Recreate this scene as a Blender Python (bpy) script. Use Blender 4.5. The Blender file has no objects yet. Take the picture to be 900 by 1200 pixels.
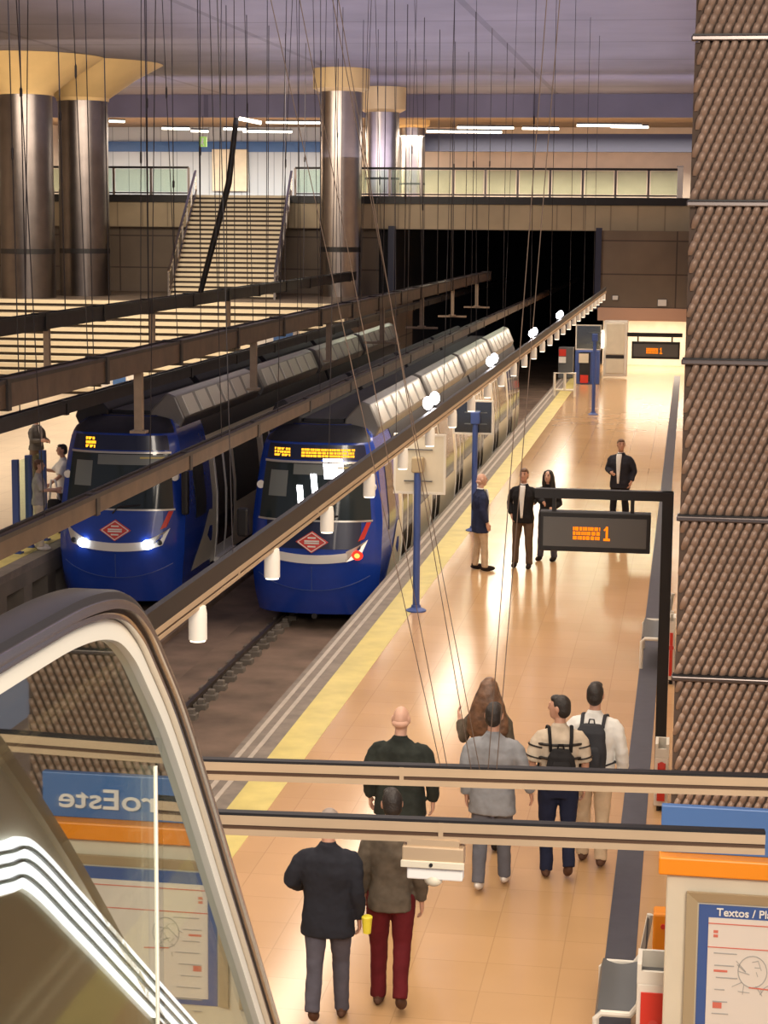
import bpy, bmesh, math, random
from mathutils import Vector, Matrix, Quaternion
R = random.Random(7)
C = bpy.context.scene.collection
SC = bpy.context.scene
# ------------------------------------------------------------------ camera
F = 2250.0
RHO = math.radians(0.5)
dx_, dy_ = 361.0, 335.0
x0_ = dx_*math.cos(RHO) - dy_*math.sin(RHO)
y0_ = dx_*math.sin(RHO) + dy_*math.cos(RHO)
PIT = math.atan(y0_/F)
YAW = math.atan(x0_/F*math.cos(PIT))
hd = Vector((-math.sin(YAW), math.cos(YAW), 0))
r0 = Vector((math.cos(YAW), math.sin(YAW), 0))
fw = hd*math.cos(PIT) - Vector((0, 0, 1))*math.sin(PIT)
u0 = hd*math.sin(PIT) + Vector((0, 0, 1))*math.cos(PIT)
rt = r0*math.cos(RHO) + u0*math.sin(RHO)
up = -r0*math.sin(RHO) + u0*math.cos(RHO)
EYE = Vector((0, 0, 6.0))
cd = bpy.data.cameras.new('camera'); cd.sensor_fit = 'AUTO'; cd.sensor_width = 36
cd.lens = 36*F/1200.0; cd.clip_start = 0.1; cd.clip_end = 500
cam = bpy.data.objects.new('camera', cd); C.objects.link(cam)
m = Matrix.Identity(4)
for i in range(3):
    m[i][0] = rt[i]; m[i][1] = up[i]; m[i][2] = -fw[i]; m[i][3] = EYE[i]
cam.matrix_world = m
SC.camera = cam

def ray(px, py):
    return rt*((px-450)/F) + up*(-(py-600)/F) + fw
def at_Y(px, py, Y):
    d = ray(px, py); return EYE + d*(Y/d.y)
def at_Z(px, py, z):
    d = ray(px, py); return EYE + d*((z-6.0)/d.z)
def at_X(px, py, X):
    d = ray(px, py); return EYE + d*(X/d.x)
def proj(p):
    q = Vector(p)-EYE; w = q.dot(fw)
    return 450+F*q.dot(rt)/w, 600-F*q.dot(up)/w

# ------------------------------------------------------------------ materials
def mat(name, col, rough=0.5, metal=0.0, var=0.0, scale=8.0, emit=None, es=0.0, bump=0.0, spec=0.5, coat=0.0):
    M = bpy.data.materials.new(name); M.use_nodes = True
    nt = M.node_tree; b = nt.nodes['Principled BSDF']
    b.inputs['Base Color'].default_value = (*col, 1); b.inputs['Roughness'].default_value = rough
    b.inputs['Metallic'].default_value = metal; b.inputs['Specular IOR Level'].default_value = spec
    b.inputs['Coat Weight'].default_value = coat
    if emit:
        b.inputs['Emission Color'].default_value = (*emit, 1); b.inputs['Emission Strength'].default_value = es
    if var or bump:
        tc = nt.nodes.new('ShaderNodeTexCoord'); nz = nt.nodes.new('ShaderNodeTexNoise')
        nz.inputs['Scale'].default_value = scale; nz.inputs['Detail'].default_value = 4
        nt.links.new(tc.outputs['Object'], nz.inputs['Vector'])
        if var:
            cr = nt.nodes.new('ShaderNodeValToRGB')
            cr.color_ramp.elements[0].position = .3; cr.color_ramp.elements[1].position = .7
            cr.color_ramp.elements[0].color = (*[max(0, c*(1-var)) for c in col], 1)
            cr.color_ramp.elements[1].color = (*[min(1, c*(1+var)) for c in col], 1)
            nt.links.new(nz.outputs['Fac'], cr.inputs['Fac']); nt.links.new(cr.outputs['Color'], b.inputs['Base Color'])
        if bump:
            bp = nt.nodes.new('ShaderNodeBump'); bp.inputs['Strength'].default_value = bump; bp.inputs['Distance'].default_value = .02
            nt.links.new(nz.outputs['Fac'], bp.inputs['Height']); nt.links.new(bp.outputs['Normal'], b.inputs['Normal'])
    return M

def brick_mat(name, c1, c2, mortar, w, h, rough, msize=0.004, plane='XY', noise=0.0, offset=0.0, spec=.5, coat=0, nscale=.6):
    M = bpy.data.materials.new(name); M.use_nodes = True
    nt = M.node_tree; b = nt.nodes['Principled BSDF']
    tc = nt.nodes.new('ShaderNodeTexCoord'); mp = nt.nodes.new('ShaderNodeMapping')
    if plane == 'XZ': mp.inputs['Rotation'].default_value = (math.pi/2, 0, 0)
    br = nt.nodes.new('ShaderNodeTexBrick'); br.offset = offset
    br.inputs['Color1'].default_value = (*c1, 1); br.inputs['Color2'].default_value = (*c2, 1); br.inputs['Mortar'].default_value = (*mortar, 1)
    br.inputs['Scale'].default_value = 1; br.inputs['Brick Width'].default_value = w; br.inputs['Row Height'].default_value = h
    br.inputs['Mortar Size'].default_value = msize; br.inputs['Mortar Smooth'].default_value = .1
    nt.links.new(tc.outputs['Object'], mp.inputs['Vector']); nt.links.new(mp.outputs['Vector'], br.inputs['Vector'])
    out = br.outputs['Color']
    if noise:
        nz = nt.nodes.new('ShaderNodeTexNoise'); nz.inputs['Scale'].default_value = nscale; nz.inputs['Detail'].default_value = 5
        nt.links.new(tc.outputs['Object'], nz.inputs['Vector'])
        mr = nt.nodes.new('ShaderNodeMapRange'); mr.inputs['From Min'].default_value = .3; mr.inputs['From Max'].default_value = .7
        mr.inputs['To Min'].default_value = 1-noise; mr.inputs['To Max'].default_value = 1+noise*.5
        nt.links.new(nz.outputs['Fac'], mr.inputs['Value'])
        mx = nt.nodes.new('ShaderNodeMix'); mx.data_type = 'RGBA'; mx.blend_type = 'MULTIPLY'; mx.inputs[0].default_value = 1
        nt.links.new(out, mx.inputs[6]); nt.links.new(mr.outputs['Result'], mx.inputs[7]); out = mx.outputs[2]
    nt.links.new(out, b.inputs['Base Color'])
    b.inputs['Roughness'].default_value = rough; b.inputs['Specular IOR Level'].default_value = spec; b.inputs['Coat Weight'].default_value = coat
    b.inputs['Coat Roughness'].default_value = .08
    return M

def emit_mat(name, col, s):
    M = bpy.data.materials.new(name); M.use_nodes = True
    nt = M.node_tree; nt.nodes.remove(nt.nodes['Principled BSDF'])
    e = nt.nodes.new('ShaderNodeEmission'); e.inputs['Color'].default_value = (*col, 1); e.inputs['Strength'].default_value = s
    nt.links.new(e.outputs[0], nt.nodes['Material Output'].inputs[0]); return M

def glass_mat(name, tint, gloss, rough=0.02, trans=(1, 1, 1)):
    M = bpy.data.materials.new(name); M.use_nodes = True
    nt = M.node_tree; nt.nodes.remove(nt.nodes['Principled BSDF'])
    t = nt.nodes.new('ShaderNodeBsdfTransparent'); t.inputs[0].default_value = (*trans, 1)
    g = nt.nodes.new('ShaderNodeBsdfGlossy'); g.inputs['Color'].default_value = (*tint, 1); g.inputs['Roughness'].default_value = rough
    mx = nt.nodes.new('ShaderNodeMixShader'); mx.inputs[0].default_value = gloss
    nt.links.new(t.outputs[0], mx.inputs[1]); nt.links.new(g.outputs[0], mx.inputs[2])
    nt.links.new(mx.outputs[0], nt.nodes['Material Output'].inputs[0]); return M

M = {}
M['tile'] = brick_mat('orange_tile', (.55, .335, .165), (.52, .315, .15), (.45, .27, .13), .6, .6, .17, .005, noise=.10, spec=.5)
M['tile_left'] = brick_mat('cream_tile', (.60, .49, .36), (.57, .46, .34), (.42, .33, .24), .9, .9, .3, .01, noise=.1)
M['yellow'] = mat('yellow_strip', (.58, .48, .15), .45, var=.12, scale=3)
M['edge'] = mat('edge_stone', (.19, .155, .125), .6, var=.2, scale=5)
M['edgeline'] = mat('edge_line', (.42, .36, .30), .5, var=.1, scale=6)
M['nightblue'] = mat('night_blue_strip', (.05, .05, .07), .5, var=.1)
M['trackbed'] = mat('track_concrete', (.21, .145, .105), .85, var=.35, scale=1.2, bump=.3)
M['platside'] = mat('platform_side', (.17, .145, .12), .8, var=.2, scale=2)
M['black'] = mat('black_void', (.006, .006, .008), .8)
M['tunnel'] = mat('tunnel_dark', (.012, .012, .014), .9, var=.3)  # near-black colour holds the darkness of the unlit tunnel
M['ceil'] = brick_mat('ceiling_panels', (.18, .165, .205), (.165, .155, .195), (.11, .10, .13), 8, 7, .6, .12, noise=.25, nscale=.25)
M['fascia'] = brick_mat('cream_fascia', (.50, .41, .27), (.46, .37, .24), (.30, .24, .16), 1.1, 9, .6, .03, plane='XZ', noise=.15)
M['brownwall'] = brick_mat('brown_panels', (.19, .145, .105), (.17, .13, .095), (.07, .05, .04), 3.2, 1.35, .6, .03, plane='XZ', noise=.2)
M['cream'] = mat('cream_panel', (.66, .60, .47), .5, var=.06, scale=3)
M['creamwall'] = mat('cream_wall', (.66, .54, .42), .5, var=.08, scale=1)
M['palewall'] = brick_mat('pale_blue_panels', (.46, .52, .58), (.42, .48, .56), (.2, .24, .3), .9, 9, .4, .02, plane='XZ')
M['bluestripe'] = mat('blue_band', (.03, .11, .32), .4)
M['brownsoffit'] = mat('brown_soffit', (.22, .15, .09), .6, var=.2)
M['darkblue'] = mat('dark_blue_band', (.02, .025, .06), .5)
M['salmon'] = mat('salmon_trim', (.55, .34, .24), .5)
M['chrome'] = mat('brushed_metal', (.42, .37, .34), .30, 1.0, var=.08, scale=2)
M['steel'] = mat('polished_steel', (.72, .68, .62), .22, 1.0)
M['chromedark'] = mat('dark_brushed_metal', (.20, .175, .165), .32, 1.0, var=.1, scale=2)
M['gold'] = mat('golden_capital', (.62, .44, .20), .5, var=.08, scale=.8)
M['beamdark'] = mat('dark_tray', (.035, .028, .026), .55, var=.25, scale=4)
M['beambrown'] = mat('brown_tray', (.105, .068, .045), .5, var=.25, scale=4)
M['postbeige'] = mat('beige_steel', (.34, .26, .19), .5, var=.1)
M['traybeige'] = mat('beige_tray', (.50, .365, .235), .4, .2, var=.06, scale=3)
M['slot'] = mat('brown_slot', (.07, .035, .018), .6)
M['blackmetal'] = mat('black_metal', (.012, .011, .012), .45)
M['cablebrown'] = mat('brown_cable', (.10, .062, .04), .5)
M['cable'] = mat('cable_steel', (.03, .026, .03), .5)
M['lampwhite'] = mat('lamp_housing', (.74, .70, .62), .35, emit=(1, .86, .68), es=.12)
M['lampglow'] = emit_mat('lamp_glow', (1, .86, .66), 3)
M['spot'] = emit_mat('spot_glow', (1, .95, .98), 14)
M['tube'] = emit_mat('tube_glow', (1, .90, .74), 5)
M['amber'] = emit_mat('amber_led', (1, .22, .008), 1.5)
M['amberhot'] = emit_mat('amber_led_bright', (1, .40, .02), 2.2)
M['blue'] = mat('train_blue', (.011, .047, .33), .25, var=.05, coat=.3)
M['bluepost'] = mat('blue_post', (.045, .085, .28), .4)
M['navy'] = mat('navy_panel', (.008, .013, .05), .3, coat=.3)
M['tcream'] = mat('train_cream', (.72, .66, .50), .28, coat=.2)
M['tsilver'] = mat('train_silver', (.55, .53, .50), .30, .5)
M['roof'] = mat('train_roof', (.008, .009, .015), .6, var=.3)
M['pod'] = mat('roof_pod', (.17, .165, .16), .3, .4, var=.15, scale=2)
M['glassdark'] = mat('dark_glass', (.012, .018, .022), .08, spec=.6)
M['windshield'] = mat('windshield', (.02, .03, .034), .07, spec=.5)
M['cabgrey'] = mat('cab_grey', (.16, .18, .18), .4)
M['white'] = mat('white_paint', (.80, .78, .74), .4)
M['red'] = mat('red_paint', (.62, .035, .02), .4)
M['redpale'] = mat('logo_red', (.62, .06, .05), .4)
M['head'] = emit_mat('headlight', (.85, .92, 1), 14)
M['tail'] = emit_mat('tail_light', (1, .03, .015), 2.2)
M['tailhot'] = emit_mat('tail_light_core', (1, .30, .06), 3)
M['doorwin'] = mat('door_glass', (.018, .016, .018), .08, spec=.6)
M['mesh_tan'] = mat('woven_metal', (.36, .245, .18), .5, .2, var=.12, scale=3)
M['mesh_back'] = mat('woven_back', (.11, .072, .052), .8)
M['jointsteel'] = mat('joint_steel', (.20, .17, .16), .3, .9)
M['orange'] = mat('orange_cap', (.85, .28, .012), .4)
M['signblue'] = mat('sign_blue', (.045, .10, .30), .4)
M['header'] = mat('header_blue', (.07, .17, .42), .4)
M['paper'] = mat('paper', (.70, .64, .57), .6)
M['paperred'] = mat('paper_red', (.62, .16, .11), .6)
M['papergrey'] = mat('paper_grey', (.38, .37, .35), .6)
M['tan'] = mat('tan_frame', (.42, .33, .20), .5)
M['greyplastic'] = mat('grey_plastic', (.11, .115, .12), .45)
M['whiteframe'] = mat('white_frame', (.72, .68, .60), .4)
M['screen'] = mat('grey_screen', (.11, .105, .10), .25)
M['rubber'] = mat('rubber', (.018, .017, .018), .32)
M['alu'] = mat('aluminium', (.74, .70, .60), .3, .25)
M['escglass'] = glass_mat('balustrade_glass', (.86, .90, .84), .62, .012, (.70, .74, .70))
M['railglass'] = glass_mat('railing_glass', (.85, .95, .9), .05, .15, (.84, .92, .84))
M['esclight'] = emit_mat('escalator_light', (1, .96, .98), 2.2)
M['tread'] = mat('stair_tread', (.72, .62, .44), .45)
M['riser'] = mat('stair_riser', (.05, .035, .025), .7)
M['mirror'] = mat('platform_mirror', (.30, .33, .32), .08, 1.0)
M['green'] = mat('exit_green', (.25, .45, .10), .5, emit=(.35, .6, .12), es=.5)
M['rail'] = mat('rail_steel', (.16, .13, .11), .35, .8)
M['skin'] = mat('skin', (.50, .27, .185), .5, var=.06, scale=20)
M['skin2'] = mat('skin_light', (.56, .33, .24), .5, var=.06, scale=20)
M['hairdark'] = mat('dark_hair', (.018, .013, .011), .55, bump=.4, scale=60)
M['hairbrown'] = mat('brown_hair', (.10, .045, .022), .5, var=.35, scale=25, bump=.5)
M['hairlong'] = mat('long_brown_hair', (.13, .065, .035), .5, var=.45, scale=14, bump=.5)
M['hairgrey'] = mat('grey_hair', (.25, .2, .17), .6, bump=.3, scale=60)
M['eye'] = mat('eye_dark', (.02, .014, .01), .3)
M['lip'] = mat('lip', (.34, .12, .10), .5)

# ------------------------------------------------------------------ mesh builder
class MB:
    def __init__(s): s.v = []; s.f = []
    def add(s, vs, fs):
        n = len(s.v); s.v += [Vector(v) for v in vs]; s.f += [[i+n for i in f] for f in fs]; return s
    def box(s, lo, hi):
        x0, y0, z0 = lo; x1, y1, z1 = hi
        return s.add([(x0, y0, z0), (x1, y0, z0), (x1, y1, z0), (x0, y1, z0), (x0, y0, z1), (x1, y0, z1), (x1, y1, z1), (x0, y1, z1)],
                     [(0, 3, 2, 1), (4, 5, 6, 7), (0, 1, 5, 4), (1, 2, 6, 5), (2, 3, 7, 6), (3, 0, 4, 7)])
    def bar(s, a, b, w, h, upv=(0, 0, 1), oz=0.0):
        """box section from a to b, w across, h along up"""
        a = Vector(a); b = Vector(b); t = (b-a).normalized(); u = Vector(upv); sd = t.cross(u)
        if sd.length < 1e-4: sd = Vector((1, 0, 0))
        sd.normalize(); u = sd.cross(t).normalized()
        vs = []
        for p in (a, b):
            for (i, j) in ((-1, -1), (1, -1), (1, 1), (-1, 1)):
                vs.append(p + sd*(i*w/2) + u*(j*h/2+oz))
        return s.add(vs, [(0, 1, 2, 3), (7, 6, 5, 4), (0, 4, 5, 1), (1, 5, 6, 2), (2, 6, 7, 3), (3, 7, 4, 0)])
    def tube(s, pts, rad, n=8, ry=None, cap=True, upv=(0.03, 0.02, 1)):
        pts = [Vector(p) for p in pts]; k = len(pts)
        if not isinstance(rad, (list, tuple)): rad = [rad]*k
        if ry is None: ry = rad
        elif not isinstance(ry, (list, tuple)): ry = [ry]*k
        vs = []; fs = []
        pa = None
        for i, p in enumerate(pts):
            t = (pts[min(i+1, k-1)]-pts[max(i-1, 0)]).normalized()
            if pa is None:
                a = Vector(upv).cross(t)
                if a.length < .05: a = Vector((1, 0, 0)) - t*t.x
            else:
                a = pa - t*pa.dot(t)
            a.normalize(); pa = a; b = t.cross(a)
            for j in range(n):
                w = 2*math.pi*j/n; vs.append(p + a*(math.cos(w)*rad[i]) + b*(math.sin(w)*ry[i]))
        for i in range(k-1):
            for j in range(n):
                fs.append((i*n+j, i*n+(j+1) % n, (i+1)*n+(j+1) % n, (i+1)*n+j))
        if cap:
            fs.append(tuple(range(n-1, -1, -1))); fs.append(tuple((k-1)*n+j for j in range(n)))
        return s.add(vs, fs)
    def lathe(s, c, prof, n=24):
        vs = []; fs = []; k = len(prof)
        for (r, z) in prof:
            for j in range(n):
                w = 2*math.pi*j/n; vs.append((c[0]+r*math.cos(w), c[1]+r*math.sin(w), c[2]+z))
        for i in range(k-1):
            for j in range(n): fs.append((i*n+j, i*n+(j+1) % n, (i+1)*n+(j+1) % n, (i+1)*n+j))
        fs.append(tuple(range(n-1, -1, -1))); fs.append(tuple((k-1)*n+j for j in range(n)))
        return s.add(vs, fs)
    def ell(s, c, r, n=16, k=10):
        vs = []; fs = []
        c = Vector(c)
        for i in range(1, k):
            ph = math.pi*i/k
            for j in range(n):
                w = 2*math.pi*j/n
                vs.append(c+Vector((r[0]*math.sin(ph)*math.cos(w), r[1]*math.sin(ph)*math.sin(w), r[2]*math.cos(ph))))
        vs.append(c+Vector((0, 0, r[2]))); vs.append(c-Vector((0, 0, r[2])))
        T = len(vs)-2; B = T+1
        for i in range(k-2):
            for j in range(n): fs.append((i*n+j, (i+1)*n+j, (i+1)*n+(j+1) % n, i*n+(j+1) % n))
        for j in range(n):
            fs.append((T, j, (j+1) % n)); fs.append((B, (k-2)*n+(j+1) % n, (k-2)*n+j))
        return s.add(vs, fs)
    def grid(s, fn, nu, nv, thick=None):
        """surface fn(u,v); thick = offset vector for a back layer"""
        vs = [Vector(fn(i/(nu-1), j/(nv-1))) for j in range(nv) for i in range(nu)]
        fs = [(j*nu+i, j*nu+i+1, (j+1)*nu+i+1, (j+1)*nu+i) for j in range(nv-1) for i in range(nu-1)]
        if thick is not None:
            o = len(vs); th = Vector(thick)
            vs += [v+th for v in vs]
            fs += [tuple(reversed([a+o for a in f])) for f in fs]
            ring = [i for i in range(nu)] + [j*nu+nu-1 for j in range(1, nv)] + [(nv-1)*nu+i for i in range(nu-2, -1, -1)] + [j*nu for j in range(nv-2, 0, -1)]
            for a, b in zip(ring, ring[1:]+ring[:1]): fs.append((b, a, a+o, b+o))
        return s.add(vs, fs)
    def rings(s, rs, n=20):
        """closed loft through horizontal ellipses (cx,cy,z,rx,ry)"""
        vs = []; fs = []; k = len(rs)
        for (cx, cy, z, rx, ry) in rs:
            for j in range(n):
                w = 2*math.pi*j/n; cw, sw = math.cos(w), math.sin(w)
                e = .82
                vs.append((cx+rx*math.copysign(abs(cw)**e, cw), cy+ry*math.copysign(abs(sw)**e, sw), z))
        for i in range(k-1):
            for j in range(n): fs.append((i*n+j, i*n+(j+1) % n, (i+1)*n+(j+1) % n, (i+1)*n+j))
        fs.append(tuple(range(n-1, -1, -1))); fs.append(tuple((k-1)*n+j for j in range(n)))
        return s.add(vs, fs)
    def prism(s, poly, d):
        """extrude planar polygon (3D points) along d"""
        k = len(poly); d = Vector(d)
        vs = [Vector(p) for p in poly]+[Vector(p)+d for p in poly]
        fs = [tuple(range(k-1, -1, -1)), tuple(range(k, 2*k))]
        for i in range(k): fs.append((i, (i+1) % k, k+(i+1) % k, k+i))
        return s.add(vs, fs)

ORG = {}
def mesh_from(mb, name, mt, smooth, org, bevel=0):
    me = bpy.data.meshes.new(name)
    me.from_pydata([tuple(v-org) for v in mb.v], [], mb.f)
    bm = bmesh.new(); bm.from_mesh(me)
    bmesh.ops.recalc_face_normals(bm, faces=bm.faces); 
    if bevel:
        es = [e for e in bm.edges if len(e.link_faces) == 2 and e.calc_face_angle(0) > .6]
        bmesh.ops.bevel(bm, geom=es, offset=bevel, segments=2, affect='EDGES', profile=.5)
    bm.to_mesh(me); bm.free()
    if mt is not None: me.materials.append(mt)
    if smooth:
        for p in me.polygons: p.use_smooth = True
        if smooth == 2 and hasattr(me, 'set_sharp_from_angle'): me.set_sharp_from_angle(angle=.7)
    return me

def tag(o, label=None, cat=None, group=None, kind=None):
    if label: o['label'] = label
    if cat: o['category'] = cat
    if group: o['group'] = group
    if kind: o['kind'] = kind
    return o

def thing(name, label, cat, loc, group=None, rz=0):
    o = bpy.data.objects.new(name, None); C.objects.link(o); o.empty_display_size = .1
    o.location = loc; o.rotation_euler = (0, 0, rz); ORG[o.name] = Vector(loc) if rz == 0 else Vector((0, 0, 0))
    return tag(o, label, cat, group)

def obj(name, mb, mt, parent=None, smooth=0, bevel=0, label=None):
    if parent is not None:
        org = ORG[parent.name]; o = bpy.data.objects.new(name, mesh_from(mb, name, mt, smooth, org, bevel))
        C.objects.link(o); o.parent = parent; ORG[o.name] = org
    else:
        lo = Vector([min(v[i] for v in mb.v) for i in range(3)]); hi = Vector([max(v[i] for v in mb.v) for i in range(3)])
        org = Vector(((lo.x+hi.x)/2, (lo.y+hi.y)/2, lo.z))
        o = bpy.data.objects.new(name, mesh_from(mb, name, mt, smooth, org, bevel)); C.objects.link(o); o.location = org; ORG[o.name] = org
    if label: o['label'] = label
    return o

def struct(name, mb, mt, bevel=0, smooth=0, label=None):
    o = obj(name, mb, mt, None, smooth, bevel); o['kind'] = 'structure'
    if label: o['label'] = label
    return o

def copy_tree(o, parent=None):
    c = o.copy(); C.objects.link(c); c.parent = parent
    ORG[c.name] = ORG.get(o.name, Vector())
    for ch in list(o.children): copy_tree(ch, c)
    return c

def text_obj(name, body, size, loc, mt, parent, rot=(math.pi/2, 0, 0), ext=.004, bold=.0, align='LEFT', sx=1.0):
    cu = bpy.data.curves.new(name, 'FONT'); cu.body = body; cu.size = size; cu.extrude = ext; cu.offset = bold; cu.align_x = align
    t = bpy.data.objects.new(name+'_tmp', cu); C.objects.link(t)
    dg = bpy.context.evaluated_depsgraph_get()
    me = bpy.data.meshes.new_from_object(t.evaluated_get(dg)); bpy.data.objects.remove(t)
    me.transform(Matrix.Translation(Vector(loc)-ORG[parent.name]) @ Matrix.Rotation(rot[2], 4, 'Z') @ Matrix.Rotation(rot[0], 4, 'X') @ Matrix.Scale(sx, 4, (1, 0, 0)))
    me.materials.clear(); me.materials.append(mt)
    o = bpy.data.objects.new(name, me); C.objects.link(o); o.parent = parent; ORG[o.name] = ORG[parent.name]; return o

# ================================================================== SETTING
PX_EDGE = -5.0
LEDGE = -11.42
YE = 79.0
struct('floor', MB().box((-4.14, 5, -.12), (6, YE+6, 0)), M['tile'])
struct('trim_1', MB().box((-4.56, 5, -.12), (-4.14, YE-1, .004)), M['yellow'], label='yellow safety strip along the platform')
struct('trim_2', MB().box((PX_EDGE, 5, -.12), (-4.56, YE-1, 0)), M['edge'])
for i, x in enumerate((-4.93, -4.78)):
    struct('trim_%d' % (3+i), MB().box((x, 5, -.05), (x+.055, YE-1, .006)), M['edgeline'])
struct('trim_5', MB().box((-.52, 5, -.05), (-.27, YE-.5, .006)), M['nightblue'])
struct('wall_platform', MB().box((-4.9, 5, -1.3), (-4.6, YE-1, -.12)).box((-5.0, 5, -.30), (-4.6, YE-1, -.12)), M['platside'])
struct('floor', MB().box((LEDGE, 5, -1.5), (-4.6, 118, -1.2)), M['trackbed'])
# raised track slabs with a channel between them
slab = MB()
for (a, b) in ((-7.75, -7.22), (-6.92, -5.78), (-5.5, -5.05), (-11.3, -10.92), (-10.62, -9.48), (-9.2, -8.75)):
    slab.box((a, 5, -1.25), (b, 80, -1.12))
struct('floor', slab, M['trackbed'])
struct('floor', MB().box((-34, 5, -.14), (LEDGE-.62, 68.8, 0)), M['tile_left'])
struct('trim_6', MB().box((LEDGE-.62, 5, -.14), (LEDGE-.3, 68.8, .004)), M['yellow'])
struct('trim_7', MB().box((LEDGE-.3, 5, -.14), (LEDGE, 68.8, 0)), M['edge'])
pl = MB().box((LEDGE-.28, 5, -.40), (LEDGE-.02, 68.8, -.14)).box((LEDGE-.8, 5, -1.5), (LEDGE-.5, 68.8, -.14))
y = 6.0
while y < 68:
    pl.box((LEDGE-.5, y, -1.5), (LEDGE-.06, y+.45, -.3)); y += 1.3
struct('wall_platform', pl, M['platside'])
# ceiling and side walls
struct('ceiling', MB().box((-36, -4, 12.1), (7, 109, 12.5)), M['ceil'])
struct('wall_left', MB().box((-36, 5, -2), (-34, 109, 12.3)), M['creamwall'])
struct('wall_right', MB().box((0.02, 16.6, 0), (.4, 78.6, 12.3)), M['creamwall'])
# tunnel mouth
xl = at_Y(459, 300, 80).x; xr = at_Y(702, 300, 80).x
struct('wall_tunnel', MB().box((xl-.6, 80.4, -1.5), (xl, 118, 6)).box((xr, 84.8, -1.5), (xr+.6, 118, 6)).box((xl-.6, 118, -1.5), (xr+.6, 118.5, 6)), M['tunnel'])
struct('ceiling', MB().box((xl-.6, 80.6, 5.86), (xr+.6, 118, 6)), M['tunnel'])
struct('trim_8', MB().box((xl-.12, 79.75, -1.2), (xl+.16, 80.2, 5.9)), M['darkblue'])
struct('trim_9', MB().box((xr-.1, 78.9, 2.6), (xr+.14, 79.2, 5.9)), M['darkblue'])
# mezzanine
zb = at_Y(620, 270, 80).z; zt = at_Y(620, 240, 80).z; zf = at_Y(620, 231, 80).z
sx0 = at_Y(196, 345, 72.6).x; sx1 = at_Y(318, 345, 72.6).x
tx0 = at_Y(228, 226, 80).x; tx1 = at_Y(338, 226, 80).x
struct('wall_mezzanine', MB().box((-36, 80, zb), (tx0, 80.5, zt)).box((tx1, 80, zb), (3, 80.5, zt)), M['fascia'])
struct('trim_10', MB().box((-36, 79.9, zt), (tx0, 80.5, zf)).box((tx1, 79.9, zt), (3, 80.5, zf)), M['blackmetal'])
struct('floor', MB().box((-36, 80.5, zb), (3, 104, zf-.02)), M['brownsoffit'])
struct('wall_back', MB().box((-36, 80.42, 0), (xl-.1, 80.6, zb)), M['brownwall'])
# end wall of the right platform: dark panels over a lit recess
zl = at_Y(750, 361, 79).z; zl2 = at_Y(750, 376, 79).z
struct('wall_end', MB().box((xr+.1, 79, zl), (2.5, 79.6, zb+.02)), M['brownwall'])
struct('trim_11', MB().box((xr+.05, 78.85, zl2), (2.5, 79.4, zl)), M['salmon'])
struct('wall_recess', MB().box((xr+.05, 84.4, 0), (2.5, 84.8, zl2+.4)), M['cream'])
struct('ceiling', MB().box((xr+.05, 79.4, zl2+.1), (2.5, 84.6, zl2+.25)), M['cream'])
# upper hall back wall
wz0 = zf
zA = at_Y(250, 166, 103).z; zB = at_Y(250, 178, 103).z
xm = at_Y(420, 200, 103).x
struct('wall_back', MB().box((-36, 103, wz0-.2), (xm, 103.4, 12.3)), M['palewall'])
struct('wall_back', MB().box((xm, 103, wz0-.2), (5, 103.4, 12.3)), M['creamwall'])
struct('trim_12', MB().box((-36, 102.85, zB), (xm, 103, zA)), M['bluestripe'])
z1 = at_Y(660, 157, 98).z; z2 = at_Y(660, 178, 98).z
struct('trim_13', MB().box((xm+3.2, 97.8, z2), (5, 98.3, z1)), M['darkblue'])
za = at_Y(300, 140, 101).z
struct('ceiling', MB().box((-36, 93, za-.3), (5, 103, za-.1)), M['brownsoffit'])
struct('trim_14', MB().box((-36, 92.6, za-.35), (5, 93, 12.2)), M['ceil'])
# door panel on the pale wall
d0 = at_Y(249, 224, 102.8); d1 = at_Y(290, 175, 102.8)
struct('door_1', MB().box((d0.x, 102.7, d0.z), (d1.x, 102.98, d1.z)), M['cream'], bevel=.03)
# light tubes under the far soffit
for (pa, pb, py) in ((128, 146, 142), (190, 222, 150.5), (224, 244, 153.5), (262, 290, 151), (285, 342, 154), (312, 376, 143.5), (500, 540, 154), (536, 602, 149.5), (612, 655, 150.5), (676, 752, 147), (540, 588, 154.5), (716, 760, 148.5)):
    a = at_Y(pa, py, 92.3); b = at_Y(pb, py+.6, 92.3)
    t = thing('ceiling_light', 'lit fluorescent tube under the ceiling of the far upper hall', 'light', a, 'fluorescent tubes of the upper hall')
    obj('tube', MB().tube([a, b], .055, 8), M['tube'], t)
    obj('mount', MB().bar(a+Vector((0, .06, .1)), b+Vector((0, .06, .1)), .1, .06), M['blackmetal'], t)
# exit sign
a = at_Y(233, 172, 92.0); b = at_Y(242, 160, 92.0)
t = thing('exit_sign', 'small green lit exit sign under the far upper soffit', 'sign', a)
obj('board', MB().box((a.x, 92, a.z), (b.x, 92.12, b.z)), M['green'], t, bevel=.02)
p = MB().ell((a.x+.2, 91.98, b.z-.12), (.05, .02, .05), 10, 6).bar((a.x+.2, 91.98, b.z-.18), (a.x+.17, 91.98, a.z+.2), .09, .02, (0, 1, 0)).bar((a.x+.17, 91.98, a.z+.22), (a.x+.26, 91.98, a.z+.05), .04, .02, (0, 1, 0)).bar((a.x+.17, 91.98, a.z+.22), (a.x+.08, 91.98, a.z+.1), .04, .02, (0, 1, 0))
obj('running_figure', p, M['white'], t)
obj('hanger', MB().tube([((a.x+b.x)/2, 92.06, b.z), ((a.x+b.x)/2, 92.06, za-.3)], .015, 6), M['blackmetal'], t)

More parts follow.
